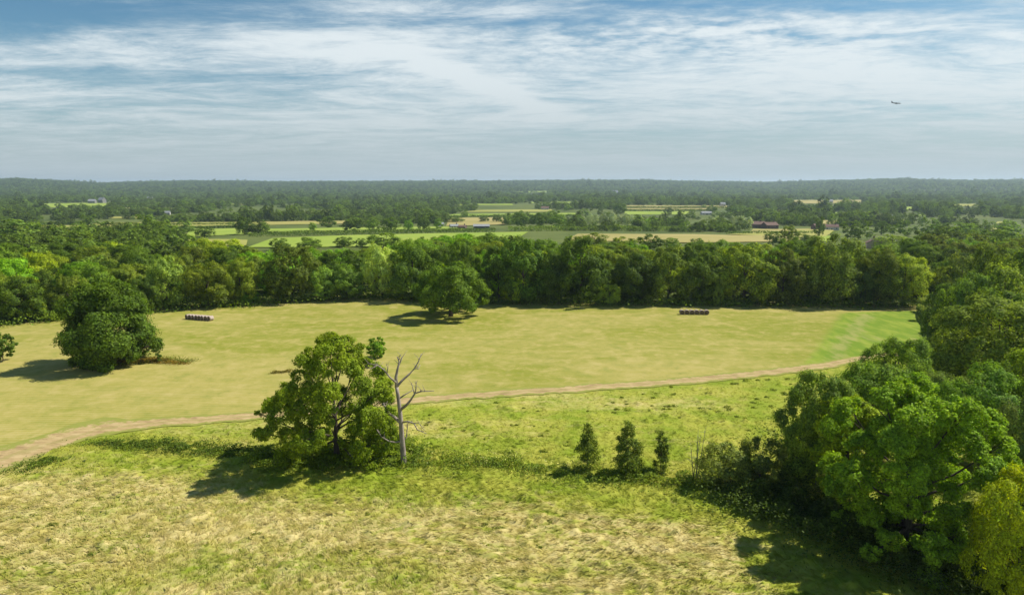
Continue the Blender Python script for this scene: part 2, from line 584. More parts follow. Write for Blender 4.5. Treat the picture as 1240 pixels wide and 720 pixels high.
def unit(rg, n):
    d = rg.normal(size=(n, 3)); return d / np.linalg.norm(d, axis=1, keepdims=True)


def foliage(mains, n, s, rg, k=8, subr=.42, hang=0.0, rough=.75, cull=.8, up=.25, fill=.08, dome=.55):
    """mains (m,4): centre and radius of the leafy masses; each carries k smaller clumps whose shells hold the leaves"""
    mains = np.asarray(mains, float)
    cen = (mains[:, :3] * mains[:, 3:] ** 2).sum(0) / (mains[:, 3] ** 2).sum()
    subs = []
    for m in mains:
        d = unit(rg, k)
        out = (m[:3] - cen); out = out / max(np.linalg.norm(out), 1e-3)
        d = d + out * .55 + np.array([0, 0, up]); d /= np.linalg.norm(d, axis=1, keepdims=True)
        rr = m[3] * subr * (.7 + .6 * rg.random((k, 1)))
        c = m[:3] + d * (m[3] * (1.02 - .5 * subr) * (.85 + .25 * rg.random((k, 1)))) * np.array([1, 1, .85])
        subs.append(np.hstack([c, rr]))
    subs = np.vstack(subs)
    w = subs[:, 3] ** 2; idx = rg.choice(len(subs), int(n * 1.5), p=w / w.sum())
    d = unit(rg, len(idx)) + np.array([0, 0, .22]); d /= np.linalg.norm(d, axis=1, keepdims=True)
    rad = subs[idx, 3:] * (.45 + .75 * rg.random((len(idx), 1)) ** .9)
    sq = rg.uniform(.6, 1.35, (len(subs), 3)) * np.array([1, 1, .8])
    P = subs[idx, :3] + d * rad * sq[idx]
    if hang: P[:, 2] -= hang * rg.random(len(P)) ** 2 * subs[idx, 3]
    # thin out leaves deep inside the masses
    deep = np.zeros(len(P), bool)
    for m in mains:
        deep |= np.linalg.norm(P - m[:3], axis=1) < m[3] * .62
    keep = ~deep | (rg.random(len(P)) > cull)
    P, d = P[keep][:n], d[keep][:n]
    oc = P - cen; oc /= np.maximum(np.linalg.norm(oc, axis=1, keepdims=True), 1e-3)
    N = d * .85 + oc * dome + np.array([0, 0, .4]) + rg.normal(size=d.shape) * rough * .5
    if fill:
        nf = int(n * fill); mi = rg.choice(len(mains), nf, p=mains[:, 3] ** 2 / (mains[:, 3] ** 2).sum())
        Pf = mains[mi, :3] + unit(rg, nf) * mains[mi, 3:] * rg.random((nf, 1)) ** .5 * .8
        P = np.vstack([P, Pf]); N = np.vstack([N, unit(rg, nf)])
    return leaf_quads(P, N, s, rg)


def masses(rg, R, H, base, n, shape='dome', rs=.36):
    """leafy masses filling a crown of radius R between heights base and H"""
    out = []
    zc = base + (H - base) * (.42 if shape == 'dome' else .5); hh = (H - base) / 2
    ga = math.pi * (3 - math.sqrt(5)); off = rg.random() * 9
    for i in range(n):
        zz = 1 - 2 * (i + .5) / n
        rad = math.sqrt(1 - zz * zz)
        if shape == 'dome': zz = zz if zz > 0 else zz * .75
        th = ga * i + off + rg.normal(0, .25)
        f = .62 + .16 * rg.random()
        if shape == 'tall' and zz > .2: rad *= .85
        if shape == 'cone': rad *= (1 - .45 * max(zz, 0))
        rr = R * rs * (.75 + .5 * rg.random())
        c = (R * f * rad * math.cos(th), R * f * rad * math.sin(th), zc + (H - zc if zz > 0 else zc - base) * zz * .72)
        out.append((*c, rr * (.9 if shape == 'tall' else 1)))
    out.append((0, 0, zc, R * .5))
    return np.array(out)


def trunk_mb(mains, H, r0, rg, base_z=-.3, limbs=9, sides=8, lean=(0, 0)):
    mb = MB()
    top = H * .72
    pts = []; rad = []
    for i in range(8):
        t = i / 7
        pts.append((lean[0] * t + rg.normal(0, .02) * H * t * .5, lean[1] * t + rg.normal(0, .02) * H * t * .5, base_z + (top - base_z) * t))
        rad.append(r0 * (1.35 if i == 0 else 1.0 - .8 * t))
    mb.tube(pts, rad, sides)
    order = rg.permutation(len(mains))[:limbs]
    for i in order:
        c = Vector(mains[i][:3])
        zs = max(.16 * H, min(c.z * .55, top * .8)); t = (zs - base_z) / (top - base_z)
        k = min(6, int(t * 7)); ft = t * 7 - k
        a = Vector(pts[k]).lerp(Vector(pts[k + 1]), ft)
        mid = a.lerp(c, .5) + Vector((0, 0, -.06 * (c - a).length))
        rr = r0 * .42 * (1 - .5 * t)
        mb.tube([a, a.lerp(mid, .5) + Vector((0, 0, .1)), mid, mid.lerp(c, .6), c], [rr, rr * .85, rr * .65, rr * .42, rr * .2], 6)
        for _ in range(2):
            e = c + Vector(rg.normal(size=3)) * mains[i][3] * .6
            mb.tube([mid.lerp(c, .4), c.lerp(e, .4), e], [rr * .45, rr * .25, rr * .08], 5)
    return mb


NOM_H, NOM_R = 15.0, 7.0


class Proto:
    pass


def proto(seed, shape, leaves, s, nm=16, rs=.36, base=2.0, k=8, hang=0.0, subr=.42, trunk=True, sides=7, mat=None, n_up=False):
    rg = np.random.default_rng(seed)
    p = Proto()
    if n_up: k, subr = k + 3, subr * .86
    m = masses(rg, NOM_R, NOM_H, base, nm, shape, rs)
    V, f = foliage(m, leaves, s, rg, k=k, hang=hang, subr=subr, dome=.8, rough=.6)
    ext = np.percentile(np.abs(V[:, :2]), 99); V[:, :2] *= NOM_R / ext
    zt = np.percentile(V[:, 2], 99.7); V[:, 2] *= NOM_H / zt
    p.crown = npmesh('crown', V, f, [mat or LEAF])
    p.trunk = trunk_mb(m, NOM_H, .42, rg, limbs=8, sides=sides).mesh('trunk', BARK, True) if trunk else None
    return p


def place(name, p, loc, w, h, color, label, cat='tree', group=None, rz=0.0, trunk=True):
    """a tree w metres wide and h metres tall"""
    r = empty(name, loc, rz)
    prop(r, label, cat, group)
    r.scale = (w / (2 * NOM_R), w / (2 * NOM_R), h / NOM_H)
    c = link('crown', p.crown, r); c.color = (*color, 1)
    if trunk and p.trunk is not None: link('trunk', p.trunk, r)
    return r, c


# leaf colours (base colours of the foliage itself)
DARK = (.041, .066, .011); MID = (.058, .092, .013); YEL = (.110, .138, .012); OLIVE = (.068, .088, .016)
PALE = (.110, .150, .042); GREY = (.090, .115, .060); WILLOW = (.150, .175, .200); BRIGHT = (.078, .142, .012); CREAM = (.125, .155, .060)
COLORS = {'dark green': DARK, 'mid green': MID, 'yellow green': YEL, 'olive green': OLIVE, 'pale green': PALE, 'bright green': BRIGHT, 'grey green': GREY}

NEAR = [proto(100 + i, sh, 42000, .28, 20, .34, b, 15, hg, .33) for i, (sh, b, hg) in enumerate(
    [('dome', .8, .3), ('tall', .5, .5), ('dome', .5, .2), ('round', .4, .6)])]
LINE = [proto(200 + i, sh, 18000, .43, 15, .40, b, 9, hg, .42, n_up=True) for i, (sh, b, hg) in enumerate(
    [('dome', .2, .3), ('tall', .1, .4), ('round', 0, .3), ('dome', .3, .3), ('tall', .1, .8), ('round', 0, .3), ('cone', 0, .3), ('dome', 0, .5)])]
MIDP = [proto(300 + i, sh, 3000, .85, 12, .40, b, 7, 0, .46, True, 5) for i, (sh, b) in enumerate(
    [('dome', .3), ('round', .3), ('tall', .2), ('dome', .2), ('round', .1)])]
FARP = [proto(400 + i, sh, 900, 1.3, 9, .44, 0, 5, 0, .5, False, mat=LEAF_FAR) for i, sh in enumerate(['dome', 'round', 'dome', 'round', 'tall', 'dome'])]

rnd = random.Random(4)


def at_px(px, base_py, top_py, w_px):
    p = G(px, base_py)
    return p, w_px / (F / depth(p)), top_height(p, top_py)


def hero(name, mains_px, base, label, color, leaves, s, seed, r0, limbs=14, spread=.85, cat='tree', zs=1.0, **kw):
    """a tree whose leafy masses sit where the photo shows them across and up, and spread round the trunk in depth"""
    rg = np.random.default_rng(seed)
    p = G(*base); sc = F / depth(p)
    xs = np.array([m[0] for m in mains_px]); half = (xs.max() - xs.min()) / 2 / sc
    cx = base[0]
    ms = []
    for (x, y, r) in mains_px:
        X = (x - cx) / sc; Z = top_height(p, y) * zs
        lim = math.sqrt(max(.08, 1 - min(1, abs((x - (xs.max() + xs.min()) / 2) / sc) / (half * 1.05)) ** 2)) * half * spread
        for dpt in ((rg.uniform(-1, 1),) if abs(X) > half * .75 else (rg.uniform(-1, -.1), rg.uniform(.1, 1))):
            ms.append((X, dpt * lim, Z + rg.normal(0, .2), r / sc))
    ms = np.array(ms)
    root = empty(name, p); prop(root, label, cat)
    V, f = foliage(ms, leaves, s, rg, **kw)
    V[:, 2] = np.maximum(V[:, 2], .15)
    c = link('crown', npmesh('crown', V, f, [LEAF]), root); c.color = (*color, 1)
    H = ms[:, 2].max() + 1
    trunk_mb(ms, H, r0, rg, limbs=limbs, sides=10).build('trunk', BARK, root, smooth=True)
    return root


# ---- front tree and its neighbours
hero('oak_tree', [(396, 413, 11), (412, 408, 10), (423, 411, 10), (430, 424, 8), (382, 428, 12), (402, 428, 15), (424, 434, 13), (434, 444, 11), (462, 466, 8), (376, 442, 9),
                  (466, 466, 12), (446, 456, 15), (420, 456, 16), (396, 456, 15), (374, 464, 13), (354, 468, 11), (342, 482, 13), (328, 494, 11), (317, 501, 8), (310, 505, 5),
                  (360, 486, 15), (384, 482, 15), (408, 482, 14), (346, 504, 12), (366, 512, 13), (344, 520, 8), (330, 508, 7), (388, 508, 13), (352, 532, 7), (370, 536, 9), (410, 506, 11),
                  (438, 484, 16), (460, 490, 14), (474, 506, 10), (458, 516, 14), (436, 508, 13), (478, 528, 9), (462, 536, 10), (440, 538, 9), (392, 536, 10), (478, 486, 7), (472, 545, 8), (425, 528, 11), (444, 528, 13), (468, 528, 11), (455, 550, 10), (430, 548, 9), (380, 525, 11), (355, 540, 9)],
     (408, 556), 'open crowned oak beside the bare dead tree, trunk and limbs showing', (.074, .100, .009), 105000, .25, 71, .38, 26, .75, zs=.955,
     k=11, subr=.42, cull=.8, fill=.10, rough=1.0)
hero('oak_tree', [(120, 348, 15), (142, 346, 14), (105, 360, 14), (160, 360, 14), (132, 364, 18), (112, 380, 16), (150, 382, 18), (172, 384, 11), (96, 398, 10),
                  (120, 402, 18), (150, 404, 18), (176, 404, 11), (92, 418, 11), (112, 422, 15), (138, 424, 16), (164, 420, 13), (184, 416, 6), (100, 432, 10), (125, 434, 12), (148, 432, 10), (162, 400, 16), (140, 394, 18), (156, 412, 14), (104, 385, 15), (172, 420, 12)],
     (130, 441), 'tall dark oak standing alone in the hay field left of the bales', (.054, .088, .013), 52000, .42, 72, .55, 12, .9, zs=.90, k=12, cull=.7, subr=.5, fill=.15)
hero('oak_tree', [(533, 326, 9), (552, 325, 9), (520, 334, 9), (568, 333, 9), (544, 336, 13), (512, 346, 8), (530, 347, 12), (558, 347, 12), (578, 345, 9), (588, 354, 6),
                  (508, 358, 6), (522, 360, 10), (545, 358, 13), (566, 361, 10), (584, 364, 7), (512, 368, 5), (528, 370, 5), (572, 371, 6), (556, 366, 7)],
     (546, 383), 'lone round oak in the middle of the hay field before the tree line', (.058, .092, .013), 42000, .46, 73, .60, 12, .95, zs=.96, k=12, cull=.7, subr=.52, fill=.15)

# ---- dead tree
def dead_tree():
    p = G(489, 564); sc = F / depth(p)
    root = empty('dead_tree', p)
    prop(root, 'bare grey dead tree with forked leafless branches beside the oak', 'tree')
    def W(pt): return Vector(((pt[0] - 489) / sc, pt[2] if len(pt) > 2 else 0, top_height(p, pt[1])))
    def limb(name, pts, r0, r1, n=7, m=DEADWOOD):
        mb = MB(); P = [W(q) for q in pts]
        rs = [(r0 + (r1 - r0) * i / (len(P) - 1)) for i in range(len(P))]
        mb.tube(P, rs, n)
        return mb.build(name, m, root, smooth=True)
    limb('trunk', [(489.5, 567), (489, 560), (488.5, 545), (487.5, 528), (487, 512), (486, 495), (484.5, 480), (483, 468)], .40, .21, 10)
    br = [([(483, 468), (482, 457, .1), (484, 447, .2), (486, 438, .1), (484, 432, .1)], .30, .06),
          ([(485.5, 444, .2), (489, 436, .3), (490, 432, .5)], .12, .04),
          ([(486.5, 496), (494, 489, -.4), (500, 483, -.6), (506, 473, -.9), (514, 470, -1.1), (528, 466.5, -1.5)], .24, .05),
          ([(506, 473, -.9), (508, 467, -1), (508, 459, -.9)], .12, .04),
          ([(505, 474, -.9), (502, 466, -.5), (501, 461, -.4)], .08, .03),
          ([(484, 467), (490, 462, .5), (497, 455, .9), (504, 449, 1.2), (508, 440, 1.4), (511, 432, 1.6)], .20, .05),
          ([(504, 449, 1.2), (507, 450, 1.5), (509, 446, 1.9)], .07, .03),
          ([(486, 482), (493, 478, .5), (502, 474, .9)], .13, .04),
          ([(486, 511), (479, 506, .3), (473, 502, .5), (468, 494, .6), (465, 490, .8)], .28, .10),
          ([(482.5, 463), (476, 456, -.4), (469, 446, -.6), (462, 440, -.9), (452, 437, -1.2)], .17, .05),
          ([(473, 451, -.5), (474, 443, -.6), (471, 438, -.7)], .08, .03),
          ([(462, 440, -.9), (457, 441, -1.3), (450, 442, -1.4)], .07, .03),
          ([(488, 511), (496, 508, -.6), (503, 509, -1), (509, 516, -1.4), (519, 519, -1.7)], .16, .04),
          ([(503, 509, -1), (510, 508, -1.4), (517, 514, -2)], .08, .03),
          ([(487.5, 534), (480, 533, -.5), (473, 530, -.9), (466, 524, -1.2), (460, 516, -1.4)], .14, .04),
          ([(488.5, 536), (493, 529, .4), (494, 519, .6), (495, 512, .7)], .12, .04)]
    rg = random.Random(3)
    for pts, a, b in br:
        mb = MB(); P = [W(q) for q in pts]
        P = [P[0]] + [q + Vector((rg.gauss(0, .05), rg.gauss(0, .1), rg.gauss(0, .05))) for q in P[1:]]
        mb.tube(P, [a * .85 + (b - a * .85) * i / (len(P) - 1) for i in range(len(P))], 6)
        for k in range(4):
            i = rg.randrange(max(1, len(P) - 2), len(P)); q = P[i - 1].lerp(P[i], rg.random())
            e = q + Vector((rg.uniform(-.7, .7), rg.uniform(-.5, .5), rg.uniform(.1, .8)))
            mb.tube([q, q.lerp(e, .5) + Vector((rg.gauss(0, .08), 0, .06)), e], [b * .8, b * .5, .015], 4)
        mb.build('branch', DEADWOOD, root, smooth=True)
dead_tree()

# ---- saplings, shrubs and single bushes
def bush(name, px, base_py, top_py, w_px, color, label, cat, seed, leaves=5000, s=.3, nm=10, shape='round', group=None, stem=0.0, rs=.42, hang=0, k=7):
    p, w, h = at_px(px, base_py, top_py, w_px)
    rg = np.random.default_rng(seed)
    m = masses(rg, w / 2, h, stem, nm, shape, rs)
    V, f = foliage(m, leaves, s, rg, k=k, hang=hang)
    V[:, 2] = np.maximum(V[:, 2], .08)
    root = empty(name, p); prop(root, label, cat, group)
    c = link('crown', npmesh('crown', V, f, [LEAF]), root); c.color = (*color, 1)
    trunk_mb(m, h, .05 + .012 * h, rg, limbs=6, sides=6).build('trunk', BARK, root, smooth=True)
    return root

def cone_masses(rg, R, H, base, n, tip=.12):
    out = []
    for i in range(n):
        t = (i + .5) / n
        env = R * (1 - t) ** .42 * min(1, .5 + t * 1.6) * rg.uniform(.88, 1.12)
        a = i * 2.4 + rg.normal(0, .4); q = env * rg.uniform(.35, .75)
        out.append((q * math.cos(a), q * math.sin(a), base + (H - base) * (t * .93 + .03), max(R * .2, env * .40)))
    return np.array(out)


def sapling(px, base_py, top_py, w_px, stem, n, leaves, color, label, seed):
    p, w, h = at_px(px, base_py, top_py, w_px)
    rg = np.random.default_rng(seed)
    m = cone_masses(rg, w / 2, h, stem, n)
    V, f = foliage(m, leaves, .19, rg, k=6, subr=.62, cull=.4, fill=.3, rough=1.3)
    root = empty('sapling', p); prop(root, label, 'sapling')
    c = link('crown', npmesh('crown', V, f, [LEAF]), root); c.color = (*color, 1)
    trunk_mb(m, h, .07, rg, limbs=10, sides=6).build('trunk', BARK, root, smooth=True)


sapling(711, 571, 513, 42, 1.0, 26, 3800, (.062, .082, .016), 'young tree with bushy crown on a thin bare stem, first of three', 11)
sapling(760, 576, 511, 45, .25, 34, 6800, (.056, .076, .018), 'tallest and densest dark young tree, leafy to the ground between two slimmer ones', 12)
sapling(800, 573, 522, 31, .6, 22, 2800, (.060, .080, .016), 'slimmest dark young tree, next to the wispy pale sapling', 13)

def wispy():
    p, w, h = at_px(841, 583, 514, 26)
    rg = np.random.default_rng(5); root = empty('sapling', p)
    prop(root, 'wispy pale sapling with bare thin stems and few leaves', 'sapling')
    mb = MB(); P = []
    for i in range(5):
        a = rg.uniform(0, 6.28); q = Vector((.25 * math.cos(a), .25 * math.sin(a), 0)); hh = h * rg.uniform(.7, 1)
        e = Vector((w * .5 * rg.uniform(-1, 1), w * .4 * rg.uniform(-1, 1), hh))
        pts = [q, q.lerp(e, .35) + Vector((rg.normal(0, .1), 0, 0)), q.lerp(e, .7), e]
        mb.tube(pts, [.07, .05, .035, .015], 5)
        for j in range(7):
            b = q.lerp(e, rg.uniform(.35, .95)); t = b + Vector((rg.normal(0, .5), rg.normal(0, .5), rg.uniform(.2, .7)))
            mb.tube([b, t], [.025, .01], 4)
            for _ in range(14): P.append(b.lerp(t, rg.uniform(.2, 1)) + Vector(rg.normal(0, .12, 3)))
    mb.build('trunk', PALEBARK, root, smooth=True)
    V, f = leaf_quads(np.array(P), unit(rg, len(P)), .13, rg)
    c = link('crown', npmesh('crown', V, f, [LEAF]), root); c.color = (.16, .19, .06, 1)
wispy()

bush('shrub', 877, 592, 536, 56, (.085, .100, .036), 'grey green rounded shrub at the left end of the big trees', 'shrub', 21, 8000, .24, 13, 'round', hang=.3)
bush('shrub', 919, 596, 531, 58, (.066, .082, .028), 'dull green shrub between the grey shrub and the big trees', 'shrub', 22, 8000, .26, 13, 'round', hang=.3)
bush('bush', 457, 433, 407, 24, (.085, .150, .010), 'round bright green bush in the field behind the oak crown', 'bush', 23, 3500, .34, 9, 'round')
bush('bush', 4, 437, 403, 30, (.058, .090, .016), 'small dark bush at the edge of the hay field, left of the tall oak', 'bush', 24, 3500, .4, 9, 'round')
bush('bush', 193, 439, 424, 8, (.05, .075, .02), 'little upright bush on the bracken patch beside the tall oak', 'bush', 25, 700, .3, 6, 'cone')
bush('bush', 60, 388, 372, 30, (.075, .105, .02), 'low bush on the wood edge behind the tall oak, left side', 'bush', 26, 1500, .5, 8)

# ---- the big trees at the right, near
def near(px, base_py, top_py, w_px, color, label, k, rz=0.0, name='broadleaf_tree'):
    p, w, h = at_px(px, base_py, top_py, w_px)
    place(name, NEAR[k], p, w, h, color, label, 'tree', None, rz)

hero('ash_tree', [(1085, 482, 18), (1115, 484, 18), (1060, 492, 18), (1140, 496, 18), (1100, 505, 24), (1165, 512, 18), (1045, 515, 20), (1075, 525, 24), (1130, 528, 24), (1180, 530, 16),
                  (1025, 535, 18), (1050, 552, 22), (1100, 556, 26), (1150, 556, 22), (1190, 552, 14), (1012, 560, 15), (1030, 580, 18), (1070, 588, 22), (1120, 590, 22), (1160, 590, 20),
                  (1015, 600, 14), (1045, 616, 17), (1085, 620, 18), (1125, 618, 18), (1165, 615, 15), (1060, 636, 15), (1100, 642, 16), (1140, 640, 16), (1190, 585, 14), (1080, 656, 12), (1120, 660, 13), (1160, 652, 13), (1185, 620, 14), (1030, 640, 10), (1075, 672, 14), (1105, 677, 14), (1140, 670, 14), (1090, 664, 16)],
     (1095, 668), 'largest ash tree with broad leafy crown reaching down to the shaded meadow', (.074, .114, .013), 160000, .25, 81, .5, 20, .9, k=18, hang=.4, cull=.75, subr=.33, rough=1.0, dome=.35)
hero('field_maple', [(1010, 500, 14), (1035, 498, 14), (1055, 510, 13), (995, 515, 13), (1022, 518, 16), (1005, 538, 14), (1040, 535, 14), (990, 552, 12), (1015, 562, 13), (1040, 565, 13), (1000, 585, 11), (1030, 590, 11)],
     (1020, 618), 'yellow topped maple against the left side of the largest ash', (.125, .158, .010), 45000, .25, 82, .3, 10, .8, k=14, subr=.34, hang=.2)
near(985, 592, 452, 92, (.055, .080, .018), 'dull green upright tree at the left end of the big trees, above the shrubs', 1, .4)
near(1050, 560, 438, 112, (.068, .105, .018), 'rounded green tree behind the yellow topped maple', 2, 1.1)
near(1082, 512, 408, 84, (.075, .112, .018), 'round tree standing out against the lush field corner', 0, 2.2)
near(1138, 530, 452, 90, (.075, .105, .022), 'low green tree between the largest ash and the right hand wood', 3, .7)
near(1226, 745, 568, 116, (.140, .158, .009), 'golden yellow tree at the bottom right below the ash', 2, 2.9, 'maple_tree')
near(1236, 640, 474, 92, (.070, .092, .050), 'dark blue green willow between the golden tree and the wood', 3, 1.9, 'willow_tree')
near(1185, 570, 446, 110, (.060, .100, .018), 'bushy green tree just behind the right shoulder of the ash', 0, 4.0)
near(1243, 560, 428, 96, (.100, .135, .016), 'bright yellow green tree at the right edge above the blue green willow', 1, 3.3)

RIGHT = [(1205, 490, 360, 150, (.088, .115, .026), 'broad pale green tree at the right edge, upper part of the wood', 2, .2),
         (1160, 470, 392, 70, (.070, .100, .022), 'lower green tree in front of the broad pale tree, beside the ditch', 0, 1.4),
         (1163, 432, 330, 62, (.072, .112, .026), 'tall narrow pale tree on the bend of the field edge', 1, 2.1),
         (1140, 420, 345, 46, (.040, .064, .016), 'dark tree beside the tall narrow pale tree, at the field corner', 1, 5.0),
         (1205, 430, 322, 80, (.080, .105, .024), 'round olive tree behind the broad pale tree', 2, 3.6),
         (1238, 420, 300, 84, (.066, .092, .020), 'high green tree at the far right on the skyline of the wood', 0, .9),
         (1190, 400, 296, 66, (.075, .100, .018), 'dark crowned tree above the tall narrow pale tree', 0, 2.5)]
for px, b, tp, w, c, lb, k, rz in RIGHT:
    p, ww, hh = at_px(px, b, tp, w)
    place('broadleaf_tree', NEAR[k] if b > 440 else LINE[k * 2], p, ww, hh, c, lb, 'tree', None, rz)
for px, b, tp, w, c, lb, sd in [
        (1127, 388, 361, 26, (.105, .125, .050), 'grey green hedge shrub at the far corner of the lush strip', 31),
        (1122, 378, 358, 20, (.110, .130, .050), 'small pale shrub at the end of the tree line', 32),
        (1138, 412, 380, 26, (.085, .105, .042), 'hedge shrub halfway along the ditch at the lush strip', 33),
        (1147, 436, 405, 30, (.070, .090, .032), 'dark hedge shrub nearest along the ditch', 34)]:
    bush('shrub', px, b, tp, w, c, lb, 'shrub', sd, 3000, .4, 9)

# ---- front row of the tree line: px, base, top, width, colour, proto, label
FRONT = [
    (16, 392, 334, 62, MID, 2, 'green tree at the left end of the wood edge, above the small dark bush'),
    (42, 389, 360, 36, YEL, 5, 'low yellow green tree on the wood edge left of the tall oak'),
    (80, 386, 338, 50, OLIVE, 0, 'olive tree on the wood edge just left of the tall oak'),
    (170, 379, 335, 40, DARK, 3, 'dark tree on the wood edge half hidden behind the tall oak'),
    (198, 375, 309, 52, PALE, 4, 'tall pale green tree left of the row of bales'),
    (246, 373, 322, 64, (.100, .125, .015), 5, 'yellow green tree right behind the row of pale bales'),
    (288, 370, 318, 48, (.092, .118, .015), 2, 'yellow green tree between the bales and the big dark oak'),
    (297, 369, 352, 28, BRIGHT, 7, 'round bright bush like tree low in front of the wood edge'),
    (350, 367, 303, 78, (.056, .074, .014), 0, 'big dark olive oak on the field edge, left half of the tree line'),
    (391, 365, 325, 40, (.072, .110, .028), 5, 'bluish green tree beside the big dark olive oak'),
    (418, 364, 322, 50, (.070, .112, .022), 2, 'low spreading green tree left of the cream topped tree'),
    (461, 362, 301, 52, CREAM, 5, 'cream topped tree in pale blossom on the field edge'),
    (498, 364, 304, 76, DARK, 0, 'very dark tree between the cream topped tree and the lone oak'),
    (556, 366, 298, 60, MID, 3, 'green tree directly behind the lone oak'),
    (604, 368, 300, 56, DARK, 1, 'dark tree just right of the lone oak'),
    (634, 368, 289, 74, (.052, .092, .014), 4, 'tall fresh green tree, highest right of the lone oak'),
    (622, 368, 335, 34, (.105, .14, .014), 5, 'small yellow green tree under the tall fresh green tree'),
    (668, 368, 306, 50, DARK, 3, 'dark tree between the two tallest green trees'),
    (704, 369, 294, 76, (.054, .088, .015), 1, 'broad tall green tree behind the pale shrub'),
    (739, 370, 344, 30, (.115, .15, .035), 7, 'pale shrubby tree low in front of the tree line'),
    (768, 369, 306, 62, DARK, 2, 'dark round tree left of the dark bales'),
    (812, 369, 300, 66, (.048, .066, .013), 0, 'dark tree with a drooping crown behind the dark bales'),
    (853, 369, 303, 52, (.054, .080, .014), 1, 'upright green tree behind the right end of the dark bales'),
    (870, 371, 338, 16, PALE, 4, 'slim pale green tree low right of the dark bales'),
    (906, 370, 296, 80, (.074, .096, .013), 0, 'wide yellow lit tree right of the dark bales'),
    (952, 370, 304, 58, (.060, .076, .018), 4, 'dull green tree right of the wide yellow lit tree'),
    (1012, 371, 288, 78, (.060, .080, .020), 3, 'tallest dull green tree near the lush strip'),
    (1046, 371, 318, 40, DARK, 1, 'narrow dark tree behind the head of the lush strip'),
    (1068, 371, 300, 56, (.078, .100, .014), 5, 'yellowish tree above the lush field corner'),
    (1100, 372, 312, 62, (.085, .105, .016), 2, 'leaning yellow tipped tree at the right end of the tree line'),
]
INDIV = []      # spots already taken
for px, b, tp, w, c, k, lb in FRONT:
    p, ww, hh = at_px(px, b, tp, w * .95)
    hh *= rnd.uniform(.94, 1.07); p.y += ww * .22
    p.z = hz(p.x, p.y)
    k_ = (.82, 1.22, 1.0, .9, 1.3)[len(INDIV) % 5] * rnd.uniform(.92, 1.08); c = tuple(v * k_ for v in c)
    place('broadleaf_tree', LINE[k], p, ww, hh, c, lb, 'tree', None, rnd.uniform(0, 6.28))
    INDIV.append((p.x, p.y, ww / 2))

# ---- trees packed behind the front row, and the hedgerow trees further out
KINDS = [('dark green', DARK), ('mid green', MID), ('yellow green', YEL), ('olive green', OLIVE), ('bright green', BRIGHT)]
cand = []       # (score, x, y, w, h, colour, label, group)


def free(x, y, r, k=.62):
    for a, b, c in INDIV:
        if (a - x) ** 2 + (b - y) ** 2 < ((r + c) * k) ** 2: return False
    return True


def wood(front_px, back, hrange, step, region, group, wts, seed, hfun=None):
    """fills the ground between the field edge and the back line with trees on a loose grid"""
    rg = random.Random(seed)
    y = 150.0
    while y < 520:
        x0, x1 = -420.0, 420.0
        x = x0 + rg.uniform(0, step)
        while x < x1:
            xx, yy = x + rg.uniform(-.3, .3) * step, y + rg.uniform(-.3, .3) * step
            px = 620 + F * xx / (yy * CP + CAM_H * SP)
            if front_px[0] <= px <= front_px[1] and yy > float(curve(BACK, np.array([xx]))[0]) + 11 and yy < np.interp(px, *back):
                w = step * rg.uniform(1.05, 1.5); h = rg.uniform(*hrange)
                if hfun: h = hfun(px, yy, h)
                if free(xx, yy, w / 2):
                    kn, kc = rg.choices(KINDS, wts)[0]
                    INDIV.append((xx, yy, w / 2))
                    cand.append((w / yy * .75, xx, yy, w, h, kc, f'{kn} {region}', group))
            x += step
        y += step * .9

wood((-70, 240), ([-80, 0, 120, 235, 300], [400, 385, 370, 330, 270]), (10.5, 14.5), 11.5, 'tree packed in the dense wood left of the pale tall tree', 'trees of the dense left wood', (3, 4, 2.2, 3, 1.4), 5)
wood((240, 450), ([240, 300, 450], [330, 275, 255]), (11, 14.5), 12.5, 'tree behind the field edge between the bales and the cream topped tree', 'trees behind the left field edge', (3, 3, 3, 3, 2), 6)
wood((450, 800), ([450, 560, 700, 800], [265, 315, 300, 275]), (12, 16), 12.5, 'tree behind the field edge around the lone oak', 'trees behind the middle field edge', (3, 4, 2, 2, 2), 7)
wood((800, 1112), ([800, 950, 1112], [275, 280, 300]), (12, 16), 12.5, 'tree behind the field edge right of the dark bales', 'trees behind the right field edge', (3, 4, 2, 3, 1), 8)


def right_wood(seed=9):
    rp = [G(q[0], q[1]) for q in RIGHT]
    rg = random.Random(seed); step = 13.0
    y = 108.0
    while y < 420:
        x = 60.0
        while x < 420:
            xx, yy = x + rg.uniform(-.3, .3) * step, y + rg.uniform(-.3, .3) * step
            px = 620 + F * xx / (yy * CP + CAM_H * SP)
            lim = np.interp(yy, [100, 130, 150, 200, 215, 420], [1195, 1160, 1150, 1132, 1112, 1112])
            if lim < px < 1310:
                w = step * rg.uniform(1.0, 1.45); h = rg.uniform(11, 16)
                ok = True
                for g2 in rp:
                    if (g2.x - xx) ** 2 + (g2.y - yy) ** 2 < 60: ok = False
                if ok and free(xx, yy, w / 2):
                    kn, kc = rg.choices(KINDS[:2] + KINDS[3:], (2, 4, 4, 2))[0]
                    INDIV.append((xx, yy, w / 2))
                    cand.append((w / yy * .8, xx, yy, w, h, (kc[0] * 1.05, kc[1], kc[2] * 1.2), f'{kn} tree inside the wood beyond the ditch on the right', 'trees of the right hand wood'))
            x += step
        y += step * .9
right_wood()

